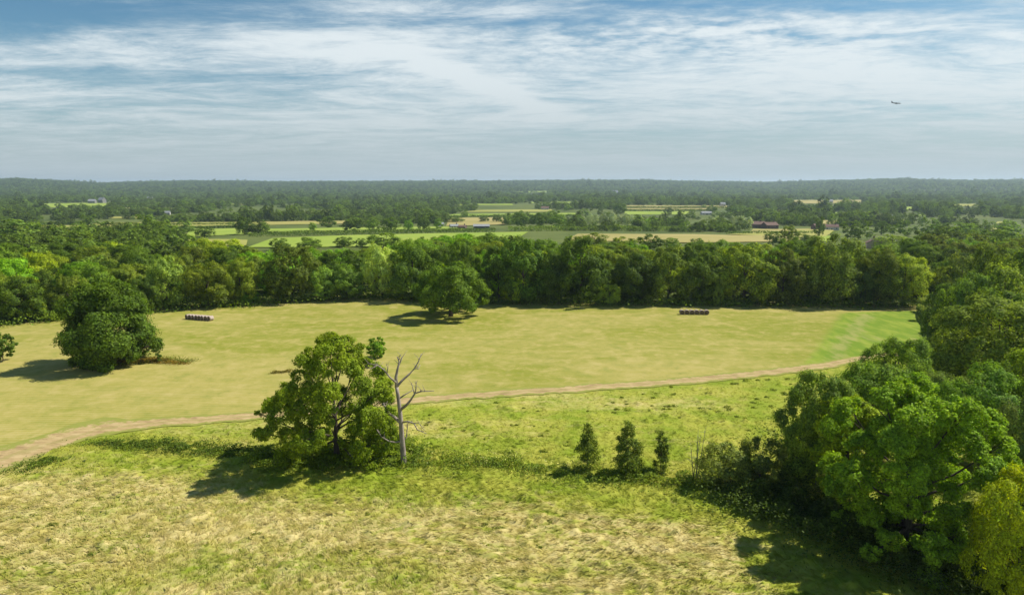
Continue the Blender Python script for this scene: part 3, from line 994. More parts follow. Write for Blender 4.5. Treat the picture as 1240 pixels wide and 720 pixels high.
# ---- distant fields: pixel outlines on the ground
FIELDS = [
    ('bright green pasture beyond the middle of the left wood', 'g', [(300, 300), (330, 289), (430, 285), (560, 282.5), (640, 281), (610, 300)]),
    ('thin green pasture behind the double hedge', 'g', [(320, 282), (318, 277.5), (560, 274.5), (562, 279), (440, 281)]),
    ('straw coloured stubble field behind the right tree line', 's', [(684, 292), (700, 283.5), (840, 284), (965, 287), (975, 293), (830, 294.5)]),
    ('yellow green stubble field beyond the straw field', 'y', [(880, 284), (985, 277), (1010, 279), (1000, 287), (960, 288)]),
    ('yellow pasture on the far left', 'y', [(5, 281), (20, 273), (100, 273), (130, 277), (90, 281)]),
    ('long pale pasture strip on the left', 'y', [(90, 275.5), (120, 269.5), (300, 269.2), (420, 268), (420, 271), (250, 274.5)]),
    ('small bright pasture behind the left wood', 'g', [(222, 287), (232, 277.5), (300, 276.5), (306, 284)]),
    ('pale strip below the small bright pasture', 'y', [(230, 297), (228, 291), (262, 290), (300, 291), (298, 298)]),
    ('tan field by the barn', 's', [(540, 274), (544, 264), (612, 263.5), (612, 272)]),
    ('green strip behind the barn', 'g', [(540, 262.5), (548, 259.5), (700, 258), (700, 261)]),
    ('yellow strip beyond the barn', 'y', [(560, 257), (580, 254.5), (668, 253.5), (670, 256.5)]),
    ('upper tan field with dark hedges', 's', [(757, 251.5), (760, 248.8), (880, 249), (882, 251.6)]),
    ('middle tan field with dark hedges', 's', [(757, 255), (758, 252.2), (865, 252.2), (865, 255)]),
    ('green field below the tan fields', 'g', [(756, 260), (757, 256), (835, 256), (830, 260)]),
    ('bright green field on the left hillside', 'g', [(38, 250), (50, 246.6), (134, 245.6), (136, 249.6), (70, 251.5)]),
    ('far straw field on the right', 's', [(960, 246.4), (962, 242.6), (1042, 242.2), (1046, 245), (1000, 246.6)]),
    ('small bright far field on the right', 'g', [(1094, 254), (1096, 250.6), (1114, 250.6), (1115, 254)]),
    ('thin far yellow field at the right', 'y', [(1150, 249.6), (1155, 247), (1190, 247), (1192, 250)]),
    ('tan field beside the houses', 's', [(985, 273), (990, 267), (1018, 267), (1018, 273)]),
    ('small tan patch before the brick buildings', 's', [(908, 282), (912, 277.5), (985, 277), (984, 282)]),
    ('green patch behind the tall dull tree', 'g', [(980, 293), (984, 286), (1012, 286), (1010, 293)]),
    ('small yellow patch among the right hand trees', 'y', [(1196, 279), (1200, 275), (1212, 275), (1212, 279)]),
    ('yellow patch at the foot of the right hand hills', 'y', [(1205, 271), (1208, 268.4), (1226, 268.4), (1226, 271)]),
    ('straw patch on the left plain', 's', [(318, 272.5), (322, 268.6), (420, 267.5), (422, 271)]),
    ('thin yellow strip low on the left hills', 'y', [(150, 253), (152, 251.4), (215, 251.2), (216, 252.8)]),
    ('thin yellow strip among the left plain woods', 'y', [(330, 258.8), (332, 256.8), (400, 256.6), (402, 258.4)]),
    ('thin green strip behind the double hedge trees', 'g', [(430, 262.7), (432, 260.8), (500, 260.4), (502, 262.2)]),
    ('far thin green strip above the barn', 'g', [(640, 246.2), (642, 244.6), (700, 244.4), (702, 246)]),
    ('far yellow strip above the brick buildings', 'y', [(905, 256.2), (907, 254.4), (950, 254.2), (952, 256)]),
    ('green strip on the right plain', 'g', [(1010, 259.2), (1012, 257.2), (1050, 257), (1052, 259)]),
    ('green strip further right on the plain', 'g', [(1100, 262.2), (1102, 260.2), (1140, 260), (1142, 262)]),
    ('yellow strip at the right of the plain', 'y', [(1165, 258.7), (1167, 257), (1215, 256.8), (1216, 258.6)]),
    ('green strip in the middle plain woods', 'g', [(420, 252.2), (422, 250.4), (470, 250.2), (472, 252)]),
    ('far yellow strip right of the hillside field', 'y', [(240, 248.2), (242, 246.6), (300, 246.4), (302, 248)]),
    ('far green strip in the centre woods', 'g', [(540, 248.7), (542, 247), (620, 246.8), (622, 248.5)]),
    ('thin green strip at the far left edge', 'g', [(20, 259.4), (22, 257.4), (60, 257.2), (62, 259.2)]),
    ('pale strip left of the white wood house', 'y', [(130, 264.6), (132, 262.6), (180, 262.4), (182, 264.4)]),
    ('pale strip under the far right hills', 'y', [(1060, 268), (1062, 266), (1100, 265.8), (1102, 267.8)]),
    ('far green glade on the wooded hill', 'g', [(624, 233), (626, 230.6), (668, 230.6), (668, 233)]),
]
FM = {'g': plain_mat('pasture', (.20, .29, .03), (.28, .34, .05), .02, .2), 's': plain_mat('stubble', (.27, .24, .065), (.36, .30, .11), .02, .2, stretch=(.3, 1, 1)),
      'y': plain_mat('dry_pasture', (.25, .27, .045), (.34, .31, .085), .02, .2, stretch=(.3, 1, 1))}
fpolys = []


def field_sheet(label, kind, poly):
    pts = [G(a, b) for a, b in poly]
    fpolys.append(np.array([(p.x, p.y) for p in pts]))
    c = sum(pts, Vector()) / len(pts)
    # fan of rings so that the sheet follows the ground
    V = []; n = len(pts) * 8; ring = []
    for i in range(len(pts)):
        for k in range(8): ring.append(pts[i].lerp(pts[(i + 1) % len(pts)], k / 8))
    V.append((c.x, c.y, hz(c.x, c.y) + .5))
    m = 10
    for j in range(1, m + 1):
        for p in ring:
            q = c.lerp(p, j / m); V.append((q.x, q.y, hz(q.x, q.y) + .5))
    fs = [np.array([(0, 1 + k, 1 + (k + 1) % n) for k in range(n)])]
    fs.append(np.array([(1 + j * n + k, 1 + (j + 1) * n + k, 1 + (j + 1) * n + (k + 1) % n, 1 + j * n + (k + 1) % n) for j in range(m - 1) for k in range(n)]))
    o = link('field', npmesh('field', V, fs, [FM[kind]], True))
    o.data.flip_normals() if False else None
    prop(o, label, 'field', kind='structure')
for a in FIELDS: field_sheet(*a)


def in_poly(x, y, poly):
    x = np.asarray(x); y = np.asarray(y); c = np.zeros(x.shape, bool)
    j = len(poly) - 1
    for i in range(len(poly)):
        xi, yi = poly[i]; xj, yj = poly[j]
        c ^= ((yi > y) != (yj > y)) & (x < (xj - xi) * (y - yi) / (yj - yi + 1e-9) + xi)
        j = i
    return c


# hedgerow and parkland trees in the middle distance: px, base, top, width, colour, label
MIDT = [
    (107, 277, 259.5, 28, DARK, 'large dark tree standing in the pale pasture strip on the left'),
    (189, 273.5, 267, 16, DARK, 'lone tree on the pale strip right of the large dark tree'),
    (296, 284, 262, 20, DARK, 'tall dark tree at the right end of the small bright pasture'),
    (248, 287, 274, 24, DARK, 'round tree in the small bright pasture'),
    (321, 281, 269, 16, MID, 'tree at the left end of the thin green pasture'),
    (379, 280, 269, 11, MID, 'small tree in the thin green pasture'),
    (396, 276, 261, 22, DARK, 'broad dark tree behind the thin green pasture'),
    (425, 280, 266, 26, DARK, 'dark tree over the middle of the double hedge'),
    (452, 280, 265, 20, MID, 'tree left of the bright round tree by the double hedge'),
    (473, 280, 263, 24, DARK, 'dark clump like tree left of the bright round tree'),
    (495, 279, 266, 13, BRIGHT, 'bright round tree behind the double hedge'),
    (514, 279, 262, 17, DARK, 'dark round tree right of the bright round tree'),
    (531, 277, 264, 14, MID, 'tree beside the white house'),
    (551, 269, 262, 22, DARK, 'tree behind the small houses left of the barn'),
    (586, 268.5, 261, 13, DARK, 'small tree behind the barn'),
    (602, 269, 259, 12, DARK, 'upright tree right of the barn roof'),
    (465, 300, 281, 38, (.070, .105, .016), 'large tree before the bright green pasture, in its middle'),
    (417, 299, 286, 22, DARK, 'dark tree before the bright green pasture, left of the large one'),
    (437, 299, 288, 14, DARK, 'small dark tree next to the large one before the bright pasture'),
    (510, 299, 286, 13, DARK, 'narrow dark tree alone before the bright green pasture'),
    (338, 303, 288, 24, DARK, 'dark tree at the left end of the bright green pasture'),
    (376, 302, 287, 34, MID, 'rounded tree before the left part of the bright green pasture'),
    (535, 301, 285, 30, OLIVE, 'olive tree at the right end of the bright green pasture'),
    (566, 302, 283, 32, OLIVE, 'pale olive tree below the small houses'),
    (590, 302, 281, 28, DARK, 'dark tree below the barn'),
    (630, 275, 257, 22, DARK, 'dark tree right of the barn field'),
    (652, 275, 257, 22, DARK, 'dark tree left of the silvery willows'),
    (676, 275, 259, 24, MID, 'green tree left of the silvery willows'),
    (700, 275, 260, 18, MID, 'green tree touching the silvery willows'),
    (790, 273, 263, 20, BRIGHT, 'bright tree right of the silvery willows'),
    (808, 273, 264, 18, BRIGHT, 'second bright tree right of the silvery willows'),
    (826, 274, 265, 16, MID, 'green tree before the second willow clump'),
    (809, 260, 250.5, 12, DARK, 'dark lone tree in the green field below the tan fields'),
    (750, 259, 246, 20, DARK, 'dark tree left of the tan fields'),
    (862, 257, 248.5, 12, DARK, 'dark tree at the right end of the tan fields'),
    (889, 260, 249, 22, DARK, 'dark broad tree right of the tan fields'),
    (872, 278, 263, 24, DARK, 'dark tree in front of the second willow clump'),
    (719, 301, 281, 32, OLIVE, 'olive tree before the straw field, left end'),
    (753, 302, 286, 26, YEL, 'yellow green tree before the straw field'),
    (787, 302, 283, 26, DARK, 'dark round tree before the straw field'),
    (812, 302, 287, 24, MID, 'green tree before the middle of the straw field'),
    (844, 302, 288, 20, MID, 'small tree before the right part of the straw field'),
    (955, 294, 272, 24, OLIVE, 'tree at the right end of the straw field'),
    (936, 296, 280, 22, DARK, 'dark tree at the right end of the straw field'),
    (975, 297, 283, 22, DARK, 'dark tree above the wide dull tree'),
    (975, 270, 251, 16, DARK, 'tall dark tree behind the brick buildings'),
    (992, 286, 262, 12, DARK, 'dark tree beside the tan field with houses'),
    (1030, 270, 254, 22, DARK, 'dark tree behind the red roofed houses'),
    (1037, 290, 266, 40, MID, 'broad green tree left of the pink gabled house'),
    (1067, 284, 267, 18, DARK, 'dark round tree behind the pink gabled house'),
    (1092, 286, 266, 30, DARK, 'dark tree right of the pink gabled house'),
    (1155, 288, 268, 52, DARK, 'wide dark clump of a tree on the right plain'),
    (1126, 284, 263, 26, DARK, 'dark tree left of the wide dark clump'),
    (1222, 288, 266, 30, DARK, 'dark tree at the right edge of the plain'),
    (1080, 302, 284, 42, (.085, .115, .025), 'pale green tree above the right end of the tree line'),
    (12, 292, 268, 36, DARK, 'dark tree at the far left behind the wood'),
    (50, 295, 277, 30, DARK, 'dark tree behind the left wood, below the yellow pasture'),
    (75, 295, 278, 28, DARK, 'second dark tree behind the left wood, below the yellow pasture'),
    (135, 295, 277, 30, DARK, 'dark tree behind the left wood, below the large pasture tree'),
    (165, 295, 276, 30, DARK, 'dark tree in the row behind the left wood, centre'),
    (198, 294, 275, 28, DARK, 'dark tree in the row behind the left wood, right of centre'),
    (218, 293, 277, 20, DARK, 'dark tree ending the row behind the left wood'),
]
for px, b, tp, w, c, lb in MIDT:
    p, ww, hh = at_px(px, b, tp, w)
    cand.append((ww / p.y * 1.5 + .02, p.x, p.y, ww * 1.05, max(hh, 5), c, lb, None))
    INDIV.append((p.x, p.y, ww / 2))
for px0, px1, n, b, tp in [(700, 780, 9, 274, 259), (858, 912, 7, 276, 262)]:
    for i in range(n):
        px = px0 + (px1 - px0) * (i + .5) / n + rnd.uniform(-2, 2)
        p, ww, hh = at_px(px, b + rnd.uniform(-1, 1), tp + rnd.uniform(-1.5, 1.5), 12)
        cand.append((ww / p.y * 2 + .02, p.x, p.y, ww, hh, WILLOW, 'silvery grey willow in the clump ' + ('left of the bright trees' if px < 800 else 'beside the brick buildings'), 'silvery willows'))

cand.sort(key=lambda c: -c[0])
N_IND = 250
far_src = {}
used_mid = 0
for i, (sc_, x, y, w, h, c, lb, gp) in enumerate(cand[:N_IND]):
    z = hz(x, y)
    if y < 330 and c is not WILLOW: pr = LINE[rnd.randrange(len(LINE))]
    elif c is WILLOW: pr = MIDP[2 if i % 2 else 1]
    else:
        used_mid += 1
        pr = FARP[used_mid % 6] if used_mid <= 24 and y > 500 else MIDP[rnd.randrange(len(MIDP))]
    r, cr = place('willow_tree' if c is WILLOW else 'broadleaf_tree', pr, (x, y, z - .2), w, h, c, lb, 'tree', gp, rnd.uniform(0, 6.28), trunk=y < 700)
    if pr in FARP: far_src.setdefault(FARP.index(pr), cr)
rest = cand[N_IND:]
print('individual candidates', len(cand), 'rest', len(rest), 'far sources', sorted(far_src))

# ------------------------------------------------------------------ far woods: one mass
def far_woods():
    rg = np.random.default_rng(77)
    P = []
    d = 330.0
    while d < 8600:
        stp = min(max(10.5, d * d * 1.25e-5), 75)
        wid = .92 * d
        n = int(2 * wid / (9.5 + min(d, 6000) / 1500))
        x = np.linspace(-wid, wid, n) + rg.uniform(-4.5, 4.5, n); y = d + rg.uniform(-.5, .5, n) * stp
        P.append(np.stack([x, y], -1)); d += stp * .92
    P = np.vstack(P)
    x, y = P[:, 0], P[:, 1]
    r = np.hypot(x, y)
    px, py = PX(x, y, hgt(x, y))
    # woods thicken with distance; open plain with hedgerow lines nearer
    dens = fbm(x / 210, y / 330, 91, 3)
    line = np.abs(fbm(x / 300, y / 170, 95, 2) * 2 - 1)
    thr = np.interp(r, [330, 600, 900, 1300, 2000, 3500], [.80, .66, .56, .46, .33, .16])
    thr = thr + .10 * sstep(1000, 1080, px) * sstep(1700, 1200, r)
    keep = (dens > thr) | ((line < .035) & (r > 420) & (rg.random(len(x)) < .8))
    # the open strip right behind the tree line stays clear
    keep &= ~((r < 460) & (px < 1100))
    for poly in fpolys:
        c = poly.mean(0); dd = np.hypot(*c)
        big = c + (poly - c) * 1.08
        keep &= ~in_poly(x, y, big)
        # ground just in front of each field is kept low enough to see it
        near_ = poly * (1 - min(.18, 9.0 / 50.0))
        keep &= ~(in_poly(x, y, near_) & (rg.random(len(x)) < .97))
        near2 = poly * .91
        keep &= ~(in_poly(x, y, near2) & (rg.random(len(x)) < .97))
    for a, b, c in INDIV:
        if b > 300: keep &= (x - a) ** 2 + (y - b) ** 2 > (c + 2.5) ** 2
    x, y, r = x[keep], y[keep], r[keep]
    n = len(x)
    w = 12.5 * np.exp(rg.normal(0, .27, n)) * np.interp(r, [300, 1500, 6000], [.95, 1.0, 1.25])
    h = w * rg.uniform(.6, .95, n) * (1 + .55 * (fbm(x / 170, y / 260, 99, 3) - .5) * 2)
    for q in rest:
        x = np.append(x, q[1]); y = np.append(y, q[2]); w = np.append(w, q[3]); h = np.append(h, q[4])
    n = len(x)
    z = hgt(x, y) - .3
    V = np.stack([x, y, z], -1)
    me = bpy.data.meshes.new('woods'); me.vertices.add(n); me.vertices.foreach_set('co', V.astype(np.float32).ravel())
    def attr(nm, tp, key, arr):
        a = me.attributes.new(nm, tp, 'POINT'); a.data.foreach_set(key, arr.ravel())
    attr('scl', 'FLOAT_VECTOR', 'vector', np.stack([w / (2 * NOM_R), w / (2 * NOM_R), h / NOM_H], -1).astype(np.float32))
    attr('rot', 'FLOAT_VECTOR', 'vector', np.stack([w * 0, w * 0, rg.uniform(0, 6.28, n)], -1).astype(np.float32))
    attr('idx', 'INT', 'value', rg.integers(0, len(far_src), n).astype(np.int32))
    o = link('woods', me); o.color = (.040, .060, .014, 1)
    ng = bpy.data.node_groups.new('woods', 'GeometryNodeTree')
    ng.interface.new_socket('Geometry', in_out='INPUT', socket_type='NodeSocketGeometry')
    ng.interface.new_socket('Geometry', in_out='OUTPUT', socket_type='NodeSocketGeometry')
    N, L = ng.nodes, ng.links
    gi, go = N.new('NodeGroupInput'), N.new('NodeGroupOutput')
    iop = N.new('GeometryNodeInstanceOnPoints'); j = N.new('GeometryNodeJoinGeometry')
    for k in sorted(far_src, reverse=True):
        oi = N.new('GeometryNodeObjectInfo'); oi.transform_space = 'ORIGINAL'
        oi.inputs['Object'].default_value = far_src[k]; oi.inputs['As Instance'].default_value = True
        L.new(oi.outputs['Geometry'], j.inputs[0])
    def named(nm, tp):
        a = N.new('GeometryNodeInputNamedAttribute'); a.data_type = tp; a.inputs[0].default_value = nm
        return a.outputs['Attribute']
    L.new(gi.outputs[0], iop.inputs['Points']); L.new(j.outputs[0], iop.inputs['Instance'])
    iop.inputs['Pick Instance'].default_value = True
    L.new(named('idx', 'INT'), iop.inputs['Instance Index'])
    L.new(named('rot', 'FLOAT_VECTOR'), iop.inputs['Rotation'])
    L.new(named('scl', 'FLOAT_VECTOR'), iop.inputs['Scale'])
    L.new(iop.outputs[0], go.inputs[0])
    md = o.modifiers.new('woods', 'NODES'); md.node_group = ng
    prop(o, 'far off woods and hedgerow trees covering the plain up to the horizon', 'woods', kind='stuff')
    print('far trees', n)
far_woods()

# ------------------------------------------------------------------ hedges
HEDGEM = leaf_mat('hedge_leaves', .3)


def hedge(a, b, w, h, color, label, n=1500, s=.9):
    A, B = G(*a), G(*b)
    rg = np.random.default_rng(int(a[0] * 7 + a[1]))
    L = (B - A).length
    t = rg.random(n); d = (B - A).normalized(); nrm = Vector((-d.y, d.x, 0))
    th = rg.random(n) * math.pi
    prof = .8 + .35 * vnoise(t * L / 6, t * 0, 3)
    off = np.cos(th) * w / 2 * prof; zz = np.sin(th) ** .7 * h * prof
    X = A.x + (B.x - A.x) * t + nrm.x * off; Y = A.y + (B.y - A.y) * t + nrm.y * off
    P = np.stack([X, Y, hgt(X, Y) + zz], -1)
    N = np.stack([nrm.x * np.cos(th), nrm.y * np.cos(th), np.sin(th)], -1) + rg.normal(size=(n, 3)) * .5
    mid = (A + B) / 2
    P -= np.array(mid)
    V, f = leaf_quads(P, N, s, rg)
    o = link('hedge', npmesh('hedge', V, f, [HEDGEM]), None, mid); o.color = (*color, 1)
    prop(o, label, 'hedge')

hedge((300, 287), (600, 281.5), 4, 3.2, DARK, 'long dark hedge along the top of the bright green pasture', 4500)
hedge((315, 283.6), (600, 279.2), 4, 2.6, DARK, 'second long dark hedge just above the bright green pasture hedge', 4500)
hedge((615, 279.5), (838, 280.5), 16, 4.5, (.060, .085, .018), 'thick green hedge along the top of the straw field', 5000, 1.2)
hedge((640, 276.4), (832, 277), 5, 3, DARK, 'thin dark hedge behind the thick green hedge', 3000, 1.2)
hedge((20, 271.8), (95, 271.8), 4, 3, DARK, 'dark hedge above the yellow pasture on the far left', 1200, 1.2)
hedge((115, 271.5), (310, 271.9), 4, 2.2, DARK, 'dark hedge crossing the pale pasture strip on the left', 2800, 1.2)
hedge((230, 276.3), (310, 275.6), 4, 2.8, DARK, 'dark hedge above the small bright pasture', 1500, 1.2)
hedge((756, 251.9), (880, 251.9), 8, 4, DARK, 'dark hedge between the two tan fields', 1800, 2)
hedge((756, 255.5), (866, 255.5), 8, 4, DARK, 'dark hedge under the lower tan field', 1800, 2)
hedge((880, 283.5), (990, 283.0), 4, 2.5, DARK, 'dark broken hedge between straw field and yellow stubble', 1100, 1.2)
hedge((540, 263.2), (700, 262), 7, 3.6, DARK, 'dark hedge behind the tan field by the barn', 2400, 1.8)
hedge((1160, 455), (1118, 377), 4, 3.0, (.050, .072, .024), 'ditch side hedge along the right edge of the lush strip', 7000, .55)

# ------------------------------------------------------------------ undergrowth
UND = leaf_mat('undergrowth_leaves', .35, var=.5, nscale=.5)


def undergrowth(name, label, path_px, width, h, n, s, color, seed, cat='undergrowth', jitter=1.0):
    rg = np.random.default_rng(seed)
    pts = [G(*q) for q in path_px]
    cum = np.concatenate([[0], np.cumsum([(pts[i + 1] - pts[i]).length for i in range(len(pts) - 1)])])
    t = rg.random(n) * cum[-1]
    X = np.interp(t, cum, [p.x for p in pts]) + rg.normal(0, 1, n) * width * .5 * jitter
    Y = np.interp(t, cum, [p.y for p in pts]) + rg.normal(0, 1, n) * width * .5
    hh = h * np.clip(fbm(X / 2.4, Y / 2.4, seed, 3) * 1.9 - .35, .05, 1.3)
    Z = hgt(X, Y) + hh * rg.random(n) ** .6
    N = unit(rg, n) * .8 + np.array([0, 0, .9])
    V, f = leaf_quads(np.stack([X, Y, Z], -1), N, s, rg)
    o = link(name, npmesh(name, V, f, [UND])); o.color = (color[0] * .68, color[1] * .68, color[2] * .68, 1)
    prop(o, label, cat, kind='stuff')

undergrowth('undergrowth', 'nettles and brambles along the foot of the tree line', [(a, b - 1.2) for a, b in BACK[2:18]], 6.0, 3.0, 30000, .6, (.075, .110, .020), 41)
undergrowth('bracken', 'green bracken bank in front of the tree line behind the dark bales', [(800, 369), (850, 369.5), (905, 370)], 2.4, 1.8, 2200, .5, (.120, .170, .030), 42)
undergrowth('undergrowth', 'dark rough growth around the trunk of the open crowned oak', [(330, 560), (385, 560), (430, 556), (475, 548), (490, 560)], 4.0, 2.4, 26000, .26, (.075, .105, .014), 43)
undergrowth('undergrowth', 'tall green weeds along the ditch between dead tree and saplings', [(505, 556), (560, 566), (620, 563), (680, 572), (740, 580), (820, 582), (880, 592)], 3.4, 1.1, 22000, .22, (.100, .135, .024), 44)
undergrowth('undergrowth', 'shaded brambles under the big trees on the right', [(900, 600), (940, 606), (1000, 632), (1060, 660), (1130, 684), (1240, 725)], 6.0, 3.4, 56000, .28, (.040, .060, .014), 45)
undergrowth('undergrowth', 'low growth between the big trees and the lush strip', [(960, 560), (1010, 520), (1080, 500), (1130, 470), (1160, 480)], 6.0, 2.8, 15000, .36, (.070, .100, .018), 46)
undergrowth('bracken', 'brown bracken patch beside the tall dark oak', [(120, 442), (150, 440), (185, 438), (225, 440)], 1.5, 1.0, 4200, .26, (.120, .085, .026), 47, 'bracken')
undergrowth('bracken', 'green rim of the bracken patch beside the tall dark oak', [(120, 445), (190, 436), (230, 438)], 2.0, .7, 2600, .26, (.085, .105, .022), 48, 'bracken')
undergrowth('cow_parsley', 'white flower heads of cow parsley scattered through the ditch weeds', [(510, 552), (560, 560), (620, 560), (690, 570)], 3.0, 1.5, 420, .17, (.40, .38, .26), 52, 'flowers')
undergrowth('weeds', 'green bank of weeds beside the track on the left', [(25, 572), (60, 559), (90, 549), (120, 542), (180, 541), (250, 547), (330, 556)], 2.4, 1.0, 20000, .22, (.062, .092, .016), 49, 'weeds')
undergrowth('weeds', 'flat brown weed patch on the mown field behind the oak', [(330, 452), (352, 450)], .9, .5, 900, .2, (.10, .085, .03), 50, 'weeds')
undergrowth('bracken', 'bracken bank at the left end of the wood edge', [(-20, 392), (30, 388), (70, 385)], 3.0, 1.6, 2600, .5, (.10, .15, .025), 51, 'bracken')

def tussocks(n=420):
    rg = np.random.default_rng(66); P = []; N = []
    while len(P) < n:
        px, py = rg.uniform(-20, 960), 452 + (rg.random() ** 1.3) * 250
        q = G(px, py)
        if py < np.interp(px, [0, 200, 490, 700, 960], [585, 530, 492, 478, 456]): continue
        if fbm(np.array([q.x / 9]), np.array([q.y / 7]), 71, 2)[0] < .47: continue
        r = rg.uniform(.18, .5); m = int(26 + 90 * r)
        d = unit(rg, m); d[:, 2] = np.abs(d[:, 2])
        pp = d * np.array([r * 1.5, r, r * .8]) * rg.uniform(.5, 1, (m, 1)) + np.array([q.x, q.y, 0])
        pp[:, 2] += hgt(pp[:, 0], pp[:, 1]) + .12
        P.append(pp); N.append(d + np.array([0, 0, .3]))
    P = np.vstack(P); N = np.vstack(N) + rg.normal(0, .4, P.shape)
    V, f = leaf_quads(P, N, .2, rg)
    o = link('tussocks', npmesh('tussocks', V, f, [UND])); o.color = (.060, .075, .012, 1)
    prop(o, 'dark green grass tussocks dotted over the rough meadow', 'tussocks', kind='stuff')
tussocks()

# ------------------------------------------------------------------ hay bales
STRAWM = plain_mat('bale_straw', (.10, .07, .05), (.20, .15, .10), 3.0, .5)
WRAP = plain_mat('bale_net_wrap', (.30, .235, .19), (.50, .41, .35), 2.0, .3, .7)


def bale_mesh(r=.68, L=1.3):
    mb = MB(); n = 24
    prof = [(-.5, .90), (-.47, .97), (-.25, 1.005), (0, 1.0), (.25, 1.005), (.47, .97), (.5, .90)]
    rings = []
    for a, k in prof: rings.append([(math.cos(2 * math.pi * i / n) * r * k, a * L, r * .97 + math.sin(2 * math.pi * i / n) * r * k) for i in range(n)])
    vs = [v for g_ in rings for v in g_]
    fs = [(j * n + i, j * n + (i + 1) % n, (j + 1) * n + (i + 1) % n, (j + 1) * n + i) for j in range(len(prof) - 1) for i in range(n)]
    mb.add(vs, fs, 1)
    # straw ends with a slightly sunken spiral core
    for sgn, ring in ((-1, 0), (1, len(prof) - 1)):
        rr = rings[ring]; vv = list(rr); y0 = rr[0][1]
        for k, dy in ((.6, .02), (.2, -.03)): vv += [(v[0] * k, y0 + sgn * dy, r * .97 + (v[2] - r * .97) * k) for v in rr]
        ff = []
        for q in range(2): ff += [(q * n + i, q * n + (i + 1) % n, (q + 1) * n + (i + 1) % n, (q + 1) * n + i) for i in range(n)]
        ff.append(tuple(2 * n + i for i in range(n)))
        mb.add(vv, ff, 0)
    return mb.mesh('hay_bale', [STRAWM, WRAP], True)
BALE = bale_mesh()


def bale(x, y, rz, label, group, s=1.0):
    o = link('hay_bale', BALE, None, (x, y, hz(x, y) + .07)); o.rotation_euler = (0, 0, rz); o.scale = (s, s * rnd.uniform(.95, 1.05), s)
    prop(o, label, 'hay bale', group)

A, B = G(825.5, 380.6), G(855.5, 380.9)
names = ['left end bale of the dark row before the tree line', 'second round bale from the left in the dark row', 'third round bale from the left in the dark row',
         'fourth round bale from the left in the dark row', 'fifth round bale from the left in the dark row', 'right end bale of the dark row, its top catching sun']
for i in range(6):
    q = A.lerp(B, i / 5); bale(q.x, q.y + rnd.uniform(-.1, .1), R_(rnd.uniform(-6, 6)), names[i], 'dark bales in the right row', (B - A).length / 5 / 1.36)
A, B = G(228.5, 386.3), G(255, 388.4)
names = ['left end bale of the pale row on the field', 'second bale from the left in the pale row', 'third bale from the left in the pale row', 'fourth bale from the left in the pale row',
         'fifth bale from the left in the pale row', 'sixth bale from the left in the pale row', 'seventh bale from the left in the pale row', 'right end bale of the pale row, its side in full sun']
for i in range(8):
    q = A.lerp(B, i / 7)
    bale(q.x, q.y, math.atan2(B.y - A.y, B.x - A.x) + R_(rnd.uniform(-12, 4) - 8), names[i], 'pale bales in the left row', 1.0)

# ------------------------------------------------------------------ houses
STONE = plain_mat('grey_stone', (.16, .16, .16), (.26, .25, .24), 1.0)
BRICK = plain_mat('brick', (.13, .095, .08), (.20, .14, .12), 1.5); RENDER = plain_mat('white_render', (.42, .41, .38), (.56, .54, .50), .5)
TILE = plain_mat('clay_tile', (.13, .085, .07), (.21, .14, .11), 1.0); SLATE = plain_mat('grey_sheet_roof', (.22, .23, .24), (.32, .33, .34), .5)
GLASS = plain_mat('window_glass', (.02, .025, .03), (.05, .06, .07), 1, 0, .15); PINK = plain_mat('pink_render', (.52, .36, .31), (.62, .45, .39), .5)
DOORM = plain_mat('door_paint', (.06, .07, .08), (.10, .11, .12), 1)


def house(px, base_py, w_px, h_px, rz, wall, roof, label, d=None, name='house', chimney=True, cat='house', group=None, nwin=3):
    p = G(px, base_py); sc = F / depth(p)
    w, ht = w_px / sc, max(3.5, h_px / sc); d = d or w * .6
    r = empty(name, p, rz); prop(r, label, cat, group)
    eave = ht * .58
    mb = MB(); mb.box((0, 0, eave / 2 - .5), (w, d, eave + 1))
    mb.add([(-w / 2, -d / 2, eave), (-w / 2, d / 2, eave), (-w / 2, 0, ht - .12), (w / 2, -d / 2, eave), (w / 2, d / 2, eave), (w / 2, 0, ht - .12)], [(0, 2, 1), (3, 4, 5)])
    mb.build('wall', wall, r)
    o = .45; mb = MB(); sl = (ht - eave) / (d / 2)
    e = eave - o * sl + .05
    for s in (-1, 1):
        a = [(-w / 2 - o, s * (d / 2 + o), e), (w / 2 + o, s * (d / 2 + o), e), (w / 2 + o, 0, ht + .05), (-w / 2 - o, 0, ht + .05)]
        b = [(x, y, z + .18) for x, y, z in a]
        mb.add(a + b, [(0, 1, 2, 3), (4, 7, 6, 5), (0, 4, 5, 1), (1, 5, 6, 2), (3, 2, 6, 7), (0, 3, 7, 4)])
    rf = mb.build('roof', roof, r)
    if chimney:
        mb = MB(); mb.box((w * .3, 0, ht + .5), (.9, .9, 1.8)); mb.box((w * .3, 0, ht + 1.55), (.6, .6, .3)); mb.build('chimney', BRICK, rf)
    for k in range(nwin):
        x = (k + .5) / nwin * w - w / 2
        if k == nwin // 2:
            mb = MB(); mb.box((x, -d / 2 - .04, 1.0), (1.1 if name != 'barn' else 3, .1, 2.1)); mb.build('door', DOORM, r)
        else:
            mb = MB(); mb.box((x, -d / 2 - .04, eave * .55), (1.4, .1, 1.2)); mb.build('window', GLASS, r)

